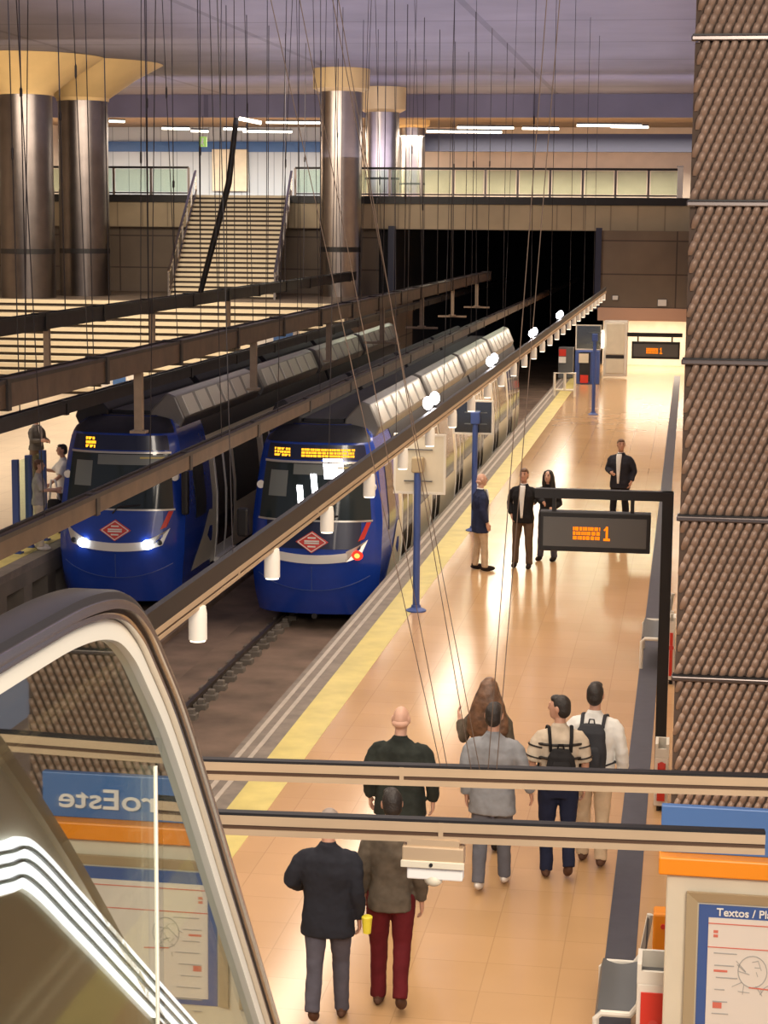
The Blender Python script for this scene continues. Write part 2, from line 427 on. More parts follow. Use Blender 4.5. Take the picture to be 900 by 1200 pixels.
# ================================================================== stairs
ZL = 3.05
def stairs(name, label, x0a, x1a, x0b, x1b, ya, yb, za_, zb_, n):
    """x range at bottom / top"""
    t = thing(name, label, 'stairs', ((x0a+x1a)/2, ya, za_))
    tr = MB(); rs = MB()
    h = (zb_-za_)/n; d = (yb-ya)/n
    for i in range(n):
        k = i/(n-1); a = x0a+(x0b-x0a)*k; b = x1a+(x1b-x1a)*k
        y0, z0 = ya+i*d, za_+(i+1)*h
        tr.box((a, y0, z0-h*.55), (b, y0+d+.04, z0))
        rs.box((a, y0+.06, z0-h), (b, y0+d+.04, z0-h*.55))
    obj('tread_slabs', tr, M['tread'], t); obj('risers', rs, M['riser'], t)
    return t
lx1 = at_Y(440, 400, 68).x
st_low = stairs('staircase', 'wide lower staircase with cream treads rising from the left platform', -33.9, -11.6, -33.9, -11.6, 64.5, 70.2, 0, ZL, 13)
struct('floor', MB().box((-34, 70.27, ZL-.3), (-11.6, 80, ZL)), M['brownwall'])
struct('wall_landing', MB().box((-11.58, 64.5, -1.2), (-11.45, 80, ZL)), M['brownwall'])
st_up = stairs('staircase', 'narrow upper staircase with cream treads up to the mezzanine', sx0, sx1, tx0, tx1, 73.2, 80.4, ZL, zf, 22)
for (xa, xb, sd) in ((sx0, tx0, 1), (sx1, tx1, -1)):
    hr = MB()
    A = Vector((xa-.05*sd, 73, ZL)); B = Vector((xb-.05*sd, 80.4, zf))
    hr.bar(A+Vector((0, 0, 1.0)), B+Vector((0, 0, 1.0)), .1, .1)
    for i in range(7):
        q = A.lerp(B, i/6); hr.bar(q, q+Vector((0, 0, 1.0)), .06, .06, (0, 1, 0))
    obj('handrail', hr, M['steel'], st_up)
    sg = MB().prism([A+Vector((0, 0, -.1)), B+Vector((0, 0, -.1)), B+Vector((0, 0, .25)), A+Vector((0, 0, .25))], (.06*sd, 0, 0))
    obj('stringer', sg, M['chrome'], st_up)

# mezzanine railings (right one glazed, left one open)
def railing(label, xa, xb, Y, z0, z1, n, glass=True):
    t = thing('railing', label, 'railing', ((xa+xb)/2, Y, z0))
    fr = MB().bar((xa, Y, z1), (xb, Y, z1), .09, .09).bar((xa, Y, z0+.08), (xb, Y, z0+.08), .06, .06)
    obj('top_rail', fr, M['blackmetal'], t)
    for i in range(n+1):
        x = xa+(xb-xa)*i/n
        obj('post', MB().box((x-.045, Y-.045, z0), (x+.045, Y+.045, z1)), M['chromedark'], t)
    if glass:
        for i in range(n):
            a = xa+(xb-xa)*i/n+.08; b = xa+(xb-xa)*(i+1)/n-.08
            obj('glass_panel', MB().box((a, Y-.01, z0+.13), (b, Y+.01, z1-.07)), M['railglass'], t)
    return t
rz1 = at_Y(620, 198, 80.2).z
railing('long glass railing with dark posts over the tunnel mouth', at_Y(346, 210, 80.2).x, at_Y(799, 210, 80.2).x, 80.2, zf, rz1, 12)
railing('dark tube railing on the mezzanine left of the stairs', at_Y(128, 210, 80.2).x-8, at_Y(221, 210, 80.2).x, 80.2, zf, rz1, 7)
a = at_Y(797, 200, 79.9)
t = thing('corner_post', 'white post at the right end of the glass railing', 'post', (a.x, 79.9, zf))
obj('shaft', MB().box((a.x-.1, 79.85, zf), (a.x+.12, 80.05, rz1+.1)), M['white'], t, bevel=.02)
obj('cap', MB().box((a.x-.13, 79.82, rz1+.1), (a.x+.15, 80.08, rz1+.14)), M['steel'], t)

# ================================================================== columns
def column(label, px, pr, Y, z0, pytop, kind):
    c = at_Y(px, 300, Y); r = pr*Y/F
    zt_ = at_Y(px, pytop, Y).z
    t = thing('column', label, 'column', (c.x, Y, z0), None)
    zm = z0+(zt_-z0)*.55
    obj('lower_cladding', MB().lathe((c.x, Y, 0), [(r, z0), (r, zm-.02)], 40), M['chromedark'] if kind == 'flare' else M['chrome'], t, 2)
    obj('upper_cladding', MB().lathe((c.x, Y, 0), [(r*.985, zm-.02), (r*.985, zt_)], 40), M['chromedark'] if kind == 'flare' else M['chrome'], t, 2)
    obj('band', MB().lathe((c.x, Y, 0), [(r*1.01, z0+(zt_-z0)*.22), (r*1.01, z0+(zt_-z0)*.245)], 40), M['blackmetal'], t, 2)
    if kind == 'flare':
        w = 66*Y/F
        obj('capital', MB().lathe((c.x, Y, 0), [(r*1.03, zt_), (r*1.06, zt_+.12), (r+w*.5, zt_+.85), (r+w, zt_+1.45), (r+w, zt_+1.6)], 48), M['gold'], t, 2)
        obj('rim', MB().lathe((c.x, Y, 0), [(r+w+.03, zt_+1.58), (r+w+.03, 12.1)], 48), M['blackmetal'], t, 2)
    else:
        obj('capital', MB().lathe((c.x, Y, 0), [(r*1.04, zt_), (r*1.34, zt_+.12), (r*1.36, 12.1)], 40), M['gold'], t, 2)
    return t
column('thick metal column at the left edge under a flared golden capital', 33, 32.5, 71.5, ZL, 112, 'flare')
column('thick metal column second from the left under a flared golden capital', 99.5, 30, 74.5, ZL, 119, 'flare')
column('slimmer shiny metal column right of the upper staircase', 399, 24.5, 77.5, ZL, 108, 'ring')
column('shiny column on the mezzanine just right of the tall metal column', 447, 20, 88, zf, 132, 'ring')
column('hindmost shiny column on the mezzanine behind the glass railing', 482, 15, 96, zf, 150, 'ring')
for (px, Y, rr) in ((447, 88, 20), (482, 96, 15)):
    pass

# ================================================================== overhead trays and posts
def beam(name, label, X, z, ya, yb, w, h, mt, capm):
    t = thing(name, label, 'beam', (X, ya, z))
    obj('tray', MB().bar((X, ya, z), (X, yb, z), w, h), mt, t)
    obj('lip', MB().bar((X+w*.5, ya, z+h*.5), (X+w*.5, yb, z+h*.5), .03, .05).bar((X-w*.5, ya, z+h*.5), (X-w*.5, yb, z+h*.5), .03, .05), capm, t)
    y = ya+2
    while y < yb:
        obj('clamp', MB().box((X-w*.62, y, z-h*.6), (X+w*.62, y+.12, z+h*.62)), capm, t); y += 4
    return t
ZL1, ZL2, ZL3, ZL4 = 3.93, 3.92, 2.98, 2.93
L1X, L2X, L3X, L4X = -13.2, -8.2, -10.05, -6.4
beam('cable_tray', 'dark cable tray hung over the left platform edge', L1X, ZL1, 12, 75.5, .26, .30, M['beamdark'], M['blackmetal'])
beam('cable_tray', 'broad brown cable tray hung between the two tracks', L2X, ZL2, 12, 79, .26, .32, M['beambrown'], M['beamdark'])
beam('conductor_rail', 'dark overhead conductor rail above the left train', L3X, ZL3, 12, 110, .14, .20, M['beamdark'], M['blackmetal'])
beam('conductor_rail', 'brown overhead conductor rail running in front of the right train', L4X, ZL4, 10, 110, .13, .20, M['beambrown'], M['beamdark'])
def tpost(label, X, Y, zt_, zb_, grp):
    t = thing('hanging_post', label, 'post', (X, Y, zb_), grp)
    obj('shaft', MB().box((X-.06, Y-.06, zb_), (X+.06, Y+.06, zt_)), M['postbeige'], t)
    if Y > 45: obj('crossbar', MB().box((X-.5, Y-.05, zb_-.05), (X+.5, Y+.05, zb_+.01)), M['postbeige'], t)
    obj('foot_plate', MB().box((X-.12, Y-.1, zb_), (X+.12, Y+.1, zb_+.04)), M['postbeige'], t)
y = 20.3
while y < 79:
    tpost('beige hanging post under the brown tray between the tracks', L2X, y, ZL2-.14, 2.82, 'hanging posts under the middle tray'); y += 7.8
y = 22.5
while y < 62:
    tpost('beige hanging post under the dark tray over the left platform', L1X, y, ZL1-.14, 2.82, 'hanging posts under the left tray'); y += 8

# lamp trays
def lamp_tray(label, a, b, duct=.10):
    t = thing('lamp_tray', label, 'tray', a)
    a = Vector(a); b = Vector(b)
    obj('core', MB().bar(a, b, .035, .075), M['slot'], t)
    obj('upper_channel', MB().bar(a, b, .05, .040, oz=.022), M['traybeige'], t)
    obj('lower_channel', MB().bar(a, b, .05, .026, oz=-.030), M['traybeige'], t)
    obj('cable_duct', MB().bar(a, b, .046, duct, oz=.042+duct/2), M['blackmetal'], t)
    n = max(1, int((b-a).length/3))
    d = (b-a).normalized()
    for i in range(n):
        q = a+d*(1.3+3*i); obj('joint_sleeve', MB().bar(q, q+d*.02, .053, .086), M['traybeige'], t)
    return t
XL5, ZL5 = -3.17, 3.5
L5 = lamp_tray('long beige lamp tray running along over the platform edge', (XL5, 6, ZL5), (XL5, 74, ZL5), .13)
A6 = at_Z(228, 901, 3.5); B6 = at_Z(900, 921, 3.5)
A7 = at_Z(250, 964, 3.5); B7 = at_Z(896, 988, 3.5)
d6 = (B6-A6).normalized(); d7 = (B7-A7).normalized()
lamp_tray('upper of two beige trays crossing the platform, the one farther off', A6-d6*.35, B6+d6*3.2, .012)
lamp_tray('lower of two beige trays crossing the platform, ending above the info cabinet', A7-d7*.35, B7, .012)
# cylinder lamps under L5
y = 12.2; k = 0
proto = None
while y < 73:
    if proto is None:
        proto = thing('cylinder_lamp', 'white cylinder lamp under the long tray over the platform edge', 'lamp', (XL5, y, ZL5), 'cylinder lamps under the long tray')
        obj('housing', MB().lathe((XL5, y, 0), [(.055, ZL5-.03), (.062, ZL5-.08), (.062, ZL5-.255)], 20), M['lampwhite'], proto, 2)
        obj('lens', MB().lathe((XL5, y, 0), [(.052, ZL5-.268), (.052, ZL5-.25)], 20), M['lampglow'], proto)
    else:
        c = copy_tree(proto); c.location = (XL5, y, ZL5)
    y += 2.32
# bright spots on top of L5
for i, y in enumerate((24.2, 31.8, 40.2, 48.4)):
    t = thing('spotlight', 'bright white spotlight on top of the long lamp tray', 'lamp', (XL5, y, ZL5+.16), 'spotlights on the long tray')
    for j in (0, 1):
        c = Vector((XL5-.02-.02*j, y-.5*j+.2, ZL5+.29-.02*j))
        obj('lamp_head', MB().tube([c+Vector((0, .16, .02)), c+Vector((0, .02, 0)), c+Vector((0, -.02, 0))], [.04, .07, .075], 14), M['blackmetal'], t)
        obj('lens', MB().ell(c+Vector((0, -.03, 0)), (.065, .025, .085), 14, 8), M['spot'], t)
        obj('bracket', MB().box((c.x-.02, c.y+.02, ZL5+.14), (c.x+.02, c.y+.08, c.z)), M['blackmetal'], t)
# camera housing under L7
y7 = A7.lerp(B7, .40).y
a = at_Y(471, 991, y7-.04); b = at_Y(543, 1017, y7-.04)
t = thing('camera_housing', 'white box hanging under the lower crossing tray', 'device', ((a.x+b.x)/2, 8.0, b.z))
obj('body', MB().box((a.x, y7-.04, b.z), (b.x, y7+.04, a.z)), M['traybeige'], t, bevel=.006)
obj('face_plate', MB().box((a.x-.004, y7-.048, b.z-.010), (b.x+.004, y7-.036, b.z+.020)), M['cream'], t, bevel=.003)
obj('screw', MB().tube([((a.x+b.x)/2-.005, y7-.055, b.z+.007), ((a.x+b.x)/2-.005, y7-.045, b.z+.007)], .008, 8), M['blackmetal'], t)
obj('mount', MB().box((a.x+.02, y7-.03, a.z), (b.x-.02, y7+.05, 3.47)), M['traybeige'], t)
obj('lower_bracket', MB().box((a.x+.02, y7-.03, b.z-.065), (b.x-.004, y7+.03, b.z-.008)), M['white'], t, bevel=.006)
obj('dome', MB().ell(((a.x+b.x)/2, y7, b.z-.07), (.04, .04, .03), 16, 8), M['cream'], t, 1)

# suspension cables
def cable(label, grp, a, b, r=.011, bead=None):
    mb = MB().tube([a, b], r, 6)
    if bead:
        q = Vector(a).lerp(Vector(b), bead); mb.lathe((q.x, q.y, q.z), [(r, -.10), (r*2.4, -.07), (r*2.4, .07), (r, .10)], 8)
    o = obj('suspension_cable', mb, M['cablebrown'] if r < .003 else M['cable']); tag(o, label, 'cable', grp)
CG = {'l': ('thin dark cable holding the tray over the left platform', 'cables of the left tray'),
      'm': ('thin dark cable holding the brown tray between the tracks', 'cables of the middle tray'),
      'c': ('thin dark cable holding the conductor rail over the left train', 'cables of the left conductor rail'),
      'd': ('thin dark cable holding the conductor rail over the right train', 'cables of the right conductor rail'),
      'p': ('thin cable holding the long lamp tray over the platform edge', 'cables of the long lamp tray')}
def run(key, X, z, ya, step, n, r, lean=0):
    y = ya
    for i in range(n):
        if y > 78: break
        cable(*CG[key], (X, y, z), (X+lean*(1 if i % 2 else -1)*R.uniform(.4, 1.2), y+R.uniform(-.3, .3), 12.1), r, R.uniform(.3, .8) if R.random() < .35 else None)
        y += step*R.uniform(.85, 1.15)
run('l', L1X-.1, ZL1+.15, 35, 2.9, 14, .013)
run('m', L2X-.1, ZL2+.16, 20.5, 2.5, 12, .007, .25)
run('m', L2X+.1, ZL2+.16, 51, 4, 6, .011)
run('c', L3X, ZL3+.1, 28, 3.4, 14, .009)
run('d', L4X, ZL4+.1, 18.5, 3.4, 9, .006, .3)
run('d', L4X, ZL4+.1, 52, 5, 4, .009)
run('p', XL5, ZL5+.16, 13.2, 4.0, 6, .0035, .15)
run('p', XL5, ZL5+.16, 39, 6.5, 5, .007)
# slanted near cables that carry the crossing trays
for (pt, pb) in (((470, 690), (516, 890)), ((507, 640), (552, 893)), ((515, 655), (562, 893)), ((484, 690), (524, 890)), ((598, 560), (572, 893)), ((610, 560), (582, 893))):
    b = at_Z(pb[0], pb[1]+8, 3.56); tpt = at_Y(pt[0], pt[1], b.y)
    d = (tpt-b).normalized(); e = b+d*((12.1-b.z)/d.z)
    cable('thin slanted cable carrying the crossing trays above the platform', 'slanted cables of the crossing trays', b, e, .0021)

# slanted black strut with a lit tip, far left
a = at_Y(234, 346, 51.6); b = at_Y(268, 215, 51.6); c = at_Y(277, 138, 51.6); e = at_Y(306, 144, 51.6)
t = thing('slanted_pole', 'slanted black pole rising from the left cable tray in front of the stairs', 'pole', a)
obj('shaft', MB().tube([a, a.lerp(b, .5), b, c], [.075, .085, .085, .07], 10), M['blackmetal'], t)
obj('lamp', MB().tube([c+Vector((.08, 0, -.02)), e], .05, 8), M['tube'], t)

# ================================================================== track rails
for (X, lab) in ((-7.07, 'steel rail of the right track, its left rail with clip fasteners'), (-5.63, 'steel rail of the right track nearer the platform'), (-10.77, 'outer steel rail under the left train'), (-9.33, 'inner steel rail of the left track')):
    t = thing('rail', lab, 'rail', (X, 6, -1.2))
    obj('rail_head', MB().bar((X, 6, -1.0), (X, 79, -1.0), .07, .06).bar((X, 6, -1.08), (X, 79, -1.08), .02, .12).bar((X, 6, -1.15), (X, 79, -1.15), .14, .03), M['rail'], t)
    if X == -7.07:
        y = 22.0
        while y < 34:
            fb = MB().box((X+.02, y, -1.16), (X+.22, y+.20, -1.04)).box((X+.08, y+.04, -1.06), (X+.18, y+.16, -.97)).box((X-.2, y, -1.16), (X-.04, y+.2, -1.08))
            obj('fastener', fb, M['platside'], t, bevel=.01); y += .60

# ================================================================== trains
def hw(z):
    P = [(-.62, 1.05), (-.3, 1.11), (.3, 1.165), (1.0, 1.17), (1.6, 1.11), (2.0, 1.06), (2.3, 1.0), (2.48, .93), (2.6, .80), (2.66, .62)]
    if z <= P[0][0]: return P[0][1]
    for (a, b), (c, d) in zip(P, P[1:]):
        if z <= c: return b+(d-b)*(z-a)/(c-a)
    return P[-1][1]
def yf(x, z):
    u = min(1.0, abs(x)/hw(z))
    y = .22*(x/1.17)**2 + .22*u**7
    if z > .45: y += (z-.45)*.16
    if z < .1: y += (.1-z)**2*.25
    if z > 2.36: y += (z-2.36)**2*6.0
    return y
def patch(mb, X, Y0, zf0, zf1, x0f, x1f, off=.012, nu=14, nv=10, th=.03):
    """panel lying on the nose between heights, x limits as functions of height"""
    def fn(u, v):
        z = zf0+(zf1-zf0)*v; x = x0f(z)+(x1f(z)-x0f(z))*u
        return (X+x, Y0+yf(x, z)-off, z)
    return mb.grid(fn, nu, nv, (0, th, 0))
def poly_patch(mb, X, Y0, pts, off=.015, th=.03):
    return mb.prism([(X+x, Y0+yf(x, z)-off, z) for x, z in pts], (0, th, 0))

def train(label, X, Y0, Yend, tail, dz=0.0):
    t = thing('metro_train', label, 'train', (X, Y0, -1.0))
    t.location.z += dz
    zs = [-.62, -.45, -.3, -.1, .1, .3, .5, .75, 1.0, 1.3, 1.6, 1.85, 2.0, 2.15, 2.3, 2.4, 2.48, 2.55, 2.6, 2.66]
    nu = 29; nv = len(zs)
    vs = []; fs = []
    for z in zs:
        for i in range(nu):
            s = -1+2*i/(nu-1); s = math.copysign(abs(s)**.8, s)
            x = s*hw(z); vs.append((X+x, Y0+yf(x, z), z))
    for j in range(nv-1):
        for i in range(nu-1): fs.append((j*nu+i, j*nu+i+1, (j+1)*nu+i+1, (j+1)*nu+i))
    nose = MB().add(vs, fs)
    YC = Y0+2.5
    def shell(mb, ya_, yb_, zlo, zhi, d=0.0):
        zz = [z for z in zs if zlo <= z <= zhi]
        prof = [(-(hw(z)+d), z) for z in zz]+[((hw(z)+d), z) for z in reversed(zz)]
        k = len(prof)
        a_ = []
        for (x, z) in prof:
            a_.append((X+x, ya_(x, z) if callable(ya_) else ya_, z))
        b_ = [(X+x, yb_, z) for (x, z) in prof]
        mb.add(a_+b_, [(i, i+1, k+i+1, k+i) for i in range(k-1)]+[tuple(range(k, 2*k))])
        return mb
    shell(nose, lambda x, z: Y0+yf(x, z), YC, -.62, 2.66)
    nose.add([], [])
    obj('nose', nose, M['blue'], t, 2)
    ncars = 2; L = (Yend-YC)/ncars
    for c in range(ncars):
        a0 = YC+c*L+(.0 if c == 0 else .25); b0 = YC+(c+1)*L-.05
        body = shell(MB(), a0, b0, -.35, 2.15)
        obj('car_body', body, M['tcream'], t, 2)
        rf = MB(); zz = [2.15, 2.3, 2.4, 2.48, 2.55, 2.6, 2.66]
        prof = [(-(hw(z)+.01), z) for z in zz]+[((hw(z)+.01), z) for z in reversed(zz)]
        rf.prism([(X+x, a0, z) for x, z in prof], (0, b0-a0, 0))
        obj('roof', rf, M['roof'], t, 2)
        obj('skirt', MB().box((X-1.12, a0, -.62), (X+1.12, b0, -.33)), M['navy'], t)
        if c: obj('gangway', MB().box((X-.7, a0-.35, -.3), (X+.7, a0+.05, 2.3)), M['blackmetal'], t)
        # right side doors and windows
        n = max(3, int((b0-a0)/3.3)); st = (b0-a0)/n
        for i in range(n):
            y0 = a0+i*st+.35
            for s in (0, 1):
                dy = y0+s*.72
                def face(z): return X+hw(z)
                dr = MB().grid(lambda u, v: (X+hw(-.25+2.25*v)+.012, dy+.68*u, -.25+2.25*v), 2, 10, (-.03, 0, 0))
                d_ = obj('door', dr, M['white'], t, 2)
                wn = MB().grid(lambda u, v: (X+hw(-.02+1.9*v)+.02, dy+.08+.52*u, -.02+1.9*v), 2, 8, (-.02, 0, 0))
                obj('door_window', wn, M['doorwin'], d_, 2)
            wy = y0+1.62; wl = max(.5, st-2.1)
            wn = MB().grid(lambda u, v: (X+hw(.62+1.3*v)+.012, wy+wl*u, .62+1.3*v), 2, 8, (-.03, 0, 0))
            w_ = obj('window', wn, M['glassdark'], t, 2)
            obj('door_sill', MB().box((X+1.10, y0, -.34), (X+1.22, y0+1.4, -.25)), M['white'], t)
    # cab side door with window
    cw = MB().grid(lambda u, v: (X+hw(.75+1.15*v)+.012, Y0+1.25+.75*u, .75+1.15*v), 2, 8, (-.03, 0, 0))
    obj('cab_window', cw, M['glassdark'], t, 2)
    sw = MB().add([(X+hw(z)+.014, Y0+yy, z) for (yy, z) in ((1.0, -.2), (2.5, -.2), (2.5, .75), (2.2, .78), (1.7, .35), (1.25, .02))], [(0, 1, 2, 3, 4, 5)])
    obj('cream_swoosh', sw, M['tcream'], t)
    # roof pods
    y = Y0+1.0; i = 0
    while y < Yend-2:
        ln = 6.2
        for sd in (1, -1):
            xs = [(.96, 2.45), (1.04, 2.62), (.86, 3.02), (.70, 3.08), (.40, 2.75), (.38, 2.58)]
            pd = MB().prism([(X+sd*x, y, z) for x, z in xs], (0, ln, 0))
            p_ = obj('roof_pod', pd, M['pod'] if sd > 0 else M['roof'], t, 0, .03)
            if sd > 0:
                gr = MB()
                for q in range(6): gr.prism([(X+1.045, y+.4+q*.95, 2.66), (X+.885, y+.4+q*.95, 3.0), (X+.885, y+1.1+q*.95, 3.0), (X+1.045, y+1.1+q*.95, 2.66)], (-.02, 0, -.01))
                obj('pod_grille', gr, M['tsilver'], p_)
        y += ln+.45; i += 1
    obj('roof_walkway', MB().box((X-.36, Y0+1.1, 2.6), (X+.36, Yend-.4, 2.74)), M['roof'], t)
    # front: destination band, windscreen, hood, logo, light band
    W = lambda k: (lambda z: k*hw(z))
    obj('roof_front', patch(MB(), X, Y0, 2.40, 2.655, W(-.97), W(.97), .012, 20, 10), M['roof'], t, 2)
    rfp = MB().grid(lambda u, v: (X+(u-.5)*2*hw(2.66), Y0+yf((u-.5)*2*hw(2.66), 2.66)+(YC-Y0-.3)*v, 2.672), 16, 4, (0, 0, -.02)); obj('roof_cap', rfp, M['roof'], t)
    obj('destination_band', patch(MB(), X, Y0, 2.10, 2.36, W(-.86), W(.86)), M['navy'], t, 2)
    ws = obj('windscreen', patch(MB(), X, Y0, 1.06, 2.04, W(-.86), W(.86)), M['windshield'], t, 2)
    fr = MB()
    patch(fr, X, Y0, 2.04, 2.075, W(-.88), W(.88), .022); patch(fr, X, Y0, 1.03, 1.06, W(-.88), W(.88), .022)
    obj('windscreen_frame', fr, M['tsilver'], t, 2)
    obj('sun_visor', patch(MB(), X, Y0, 1.84, 2.02, W(-.35), W(.80), .016), M['cabgrey'], ws, 2)
    obj('cab_panel', patch(MB(), X, Y0, 1.45, 1.9, W(-.74), W(-.44), .016), M['cabgrey'], ws, 2)
    obj('yellow_strip', patch(MB(), X, Y0, 1.955, 1.985, W(.38), W(.78), .02), M['yellow'], ws, 2)
    obj('hood', patch(MB(), X, Y0, .56, 1.03, lambda z: -hw(z)*.72, lambda z: hw(z)*.72), M['navy'] if tail else M['blue'], t, 2)
    obj('wiper', MB().tube([(X-.05, Y0+yf(0, 1.0)-.06, .98), (X+.05, Y0+yf(0, 1.1)-.05, 1.1), (X+.45, Y0+yf(.45, 1.12)-.05, 1.14)], .018, 6), M['blackmetal'], t)
    # logo diamond with two bars
    lz = .68
    lg = obj('logo', poly_patch(MB(), X, Y0, [(-.29, lz), (0, lz-.19), (.29, lz), (0, lz+.19)], .04), M['redpale'], t)
    wl = MB()
    for (a_, b_) in (((-.25, lz), (0, lz+.165)), ((0, lz+.165), (.25, lz)), ((.25, lz), (0, lz-.165)), ((0, lz-.165), (-.25, lz))):
        wl.bar((X+a_[0], Y0+yf(a_[0], a_[1])-.045, a_[1]), (X+b_[0], Y0+yf(b_[0], b_[1])-.045, b_[1]), .014, .018, (0, 1, 0))
    for (hh, ww) in ((.075, .07), (-.075, .07), (.018, .13), (-.018, .13)):
        wl.box((X-ww, Y0+yf(0, lz+hh)-.05, lz+hh-.013), (X+ww, Y0+yf(0, lz+hh)-.03, lz+hh+.013))
    obj('logo_bars', wl, M['white'], lg)
    # light band: curved white bar with light clusters
    bd = MB()
    def band(u, v):
        x = -.62+1.24*u; z = .30+.15*v+.10*(x/.9)**2
        return (X+x, Y0+yf(x, z)-.02, z)
    bd.grid(band, 20, 4, (0, .03, 0)); obj('light_band', bd, M['white'], t, 2)
    for sd in (-1, 1):
        cl = MB()
        poly_patch(cl, X, Y0, [(sd*.60, .34), (sd*.84, .42), (sd*.96, .72), (sd*.80, .62), (sd*.60, .52)], .024)
        h_ = obj('headlamp_cluster', cl, M['tsilver'], t)
        x = sd*(.60 if not tail else .80); z = .44 if not tail else .46
        obj('marker_lens', MB().ell((X+sd*(.80 if not tail else .60), Y0+yf(sd*.8, .5)-.04, .47), (.05, .02, .05), 14, 8), M['blackmetal'], h_)
        obj('lens', MB().ell((X+x, Y0+yf(x, z)-.05, z), (.10, .04, .085), 16, 8), M['tail'] if tail else M['head'], h_)
        if tail: obj('lens_core', MB().ell((X+x, Y0+yf(x, z)-.085, z), (.05, .02, .045), 14, 8), M['tailhot'], h_)
        obj('round_marker', MB().tube([(X+sd*1.0, Y0+yf(sd*.98, 1.62)-.03, 1.62), (X+sd*1.0, Y0+yf(sd*.98, 1.62)+.05, 1.62)], .07, 16), M['white'], t)
    obj('red_flash', poly_patch(MB(), X, Y0, [(.80, .70), (.90, .74), (1.0, 1.02), (.93, 1.02)], .03), M['red'], t)
    # bumper seams and highlights
    sm = MB()
    for k in range(12):
        x0 = -1.0+k*2/12; x1 = x0+2/12
        z0 = -.18+.26*abs(x0)**2.2; z1_ = -.18+.26*abs(x1)**2.2
        sm.bar((X+x0, Y0+yf(x0, z0)-.004, z0), (X+x1, Y0+yf(x1, z1_)-.004, z1_), .012, .022, (0, 1, 0))
    sm.bar((X, Y0+yf(0, -.18)-.004, -.18), (X, Y0+yf(0, .25)-.004, .25), .012, .016, (0, 1, 0))
    obj('bumper_seam', sm, M['bluepost'], t)
    obj('coupler', MB().tube([(X+.0, Y0+.9, -.66), (X+.0, Y0+.25, -.66), (X+.03, Y0+.12, -.66)], [.06, .06, .05], 10), M['blackmetal'], t)
    obj('underframe', MB().box((X-.95, Y0+.9, -.72), (X+.95, Yend, -.6)), M['black'], t)
    # LED characters
    def leds(x0, x1, z0, z1, rows, mt, name):
        mb = MB(); y = 0
        hgt = (z1-z0)/rows
        for r in range(rows):
            x = x0
            while x < x1-.02:
                w = R.choice((.03, .05, .08)); w = min(w, x1-x)
                zc = z0+(r+.5)*hgt
                mb.box((X+x, Y0+yf(x, zc)-.022, zc-hgt*.36), (X+x+w*.8, Y0+yf(x, zc)-.01, zc+hgt*.36)); x += w
        obj(name, mb, mt, t)
    if tail:
        leds(-.74, -.44, 2.14, 2.30, 3, M['amberhot'], 'line_number_display')
        leds(-.24, .70, 2.14, 2.30, 3, M['amberhot'], 'destination_display')
        # glowing patches laid on the windscreen, standing in for reflected lamps
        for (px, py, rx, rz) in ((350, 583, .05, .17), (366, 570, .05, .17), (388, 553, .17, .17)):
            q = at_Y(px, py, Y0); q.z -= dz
            obj('lamp_reflection', patch(MB(), X, Y0, q.z+.02-rz, q.z+.02+rz, lambda z: q.x-X-rx-(z-q.z)*.12, lambda z: q.x-X+rx-(z-q.z)*.12, .02, 4, 4, .01), M['spot'], ws, 2)
        obj('left_mirror', MB().box((X-1.32, Y0-.10, .75), (X-1.12, Y0+.05, 1.25)), M['blackmetal'], t, 0, .04)
    else:
        leds(-.62, -.42, 2.12, 2.33, 3, M['amberhot'], 'line_number_display')
        obj('left_mirror', MB().box((X+1.14, Y0+.3, .95), (X+1.27, Y0+.45, 1.75)), M['blackmetal'], t, 0, .04)
    return t
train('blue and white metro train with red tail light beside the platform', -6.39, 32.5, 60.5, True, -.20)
train('blue and white metro train with white headlights on the left track', -10.04, 32.8, 60.5, False, -.16)

# ================================================================== platform furniture
def sign_post(label, px, py, pw, ph, pyt, back):
    b = at_Z(px, py, 0); Y = b.y
    t = thing('mirror_post', label, 'post', b)
    a = at_Y(pw[0], ph[1], Y); c = at_Y(pw[1], ph[0], Y); zt_ = at_Y(px, pyt, Y).z
    obj('pole', MB().tube([(b.x, Y, 0), (b.x, Y, zt_)], .055, 14), M['bluepost'], t, 2)
    obj('base_plate', MB().lathe((b.x, Y, 0), [(.16, 0), (.16, .02), (.08, .06), (.07, .1)], 18), M['bluepost'], t, 2)
    fr = MB(); w = .035; yy = Y+.08
    fr.box((a.x, yy, a.z), (c.x, yy+.06, a.z+w)).box((a.x, yy, c.z-w), (c.x, yy+.06, c.z)).box((a.x, yy, a.z+w), (a.x+w, yy+.06, c.z-w)).box((c.x-w, yy, a.z+w), (c.x, yy+.06, c.z-w))
    obj('frame', fr, M['whiteframe'], t)
    obj('panel', MB().box((a.x+w, yy+.02, a.z+w), (c.x-w, yy+.05, c.z-w)), back, t)
    obj('clamp', MB().box((b.x-.09, Y-.07, (a.z+c.z)/2-.12), (b.x+.09, Y+.09, (a.z+c.z)/2+.12)), M['tan'] if back is M['cream'] else M['bluepost'], t, 0, .02)
    for z in (a.z+.2, c.z-.25):
        obj('bracket', MB().box((b.x-.22, Y+.05, z), (b.x+.22, Y+.085, z+.015)), M['greyplastic'], t)
    return t
sign_post('blue post with a cream framed panel nearest beside the train', 487.5, 716, (460, 522), (510, 579), 538, M['cream'])
sign_post('blue post with a framed dark mirror behind the man in navy', 555, 622, (530, 578), (470, 509), 495, M['mirror'])
sign_post('blue post with a small framed mirror at the far platform end', 695, 486, (674, 705), (381, 410), 398, M['mirror'])

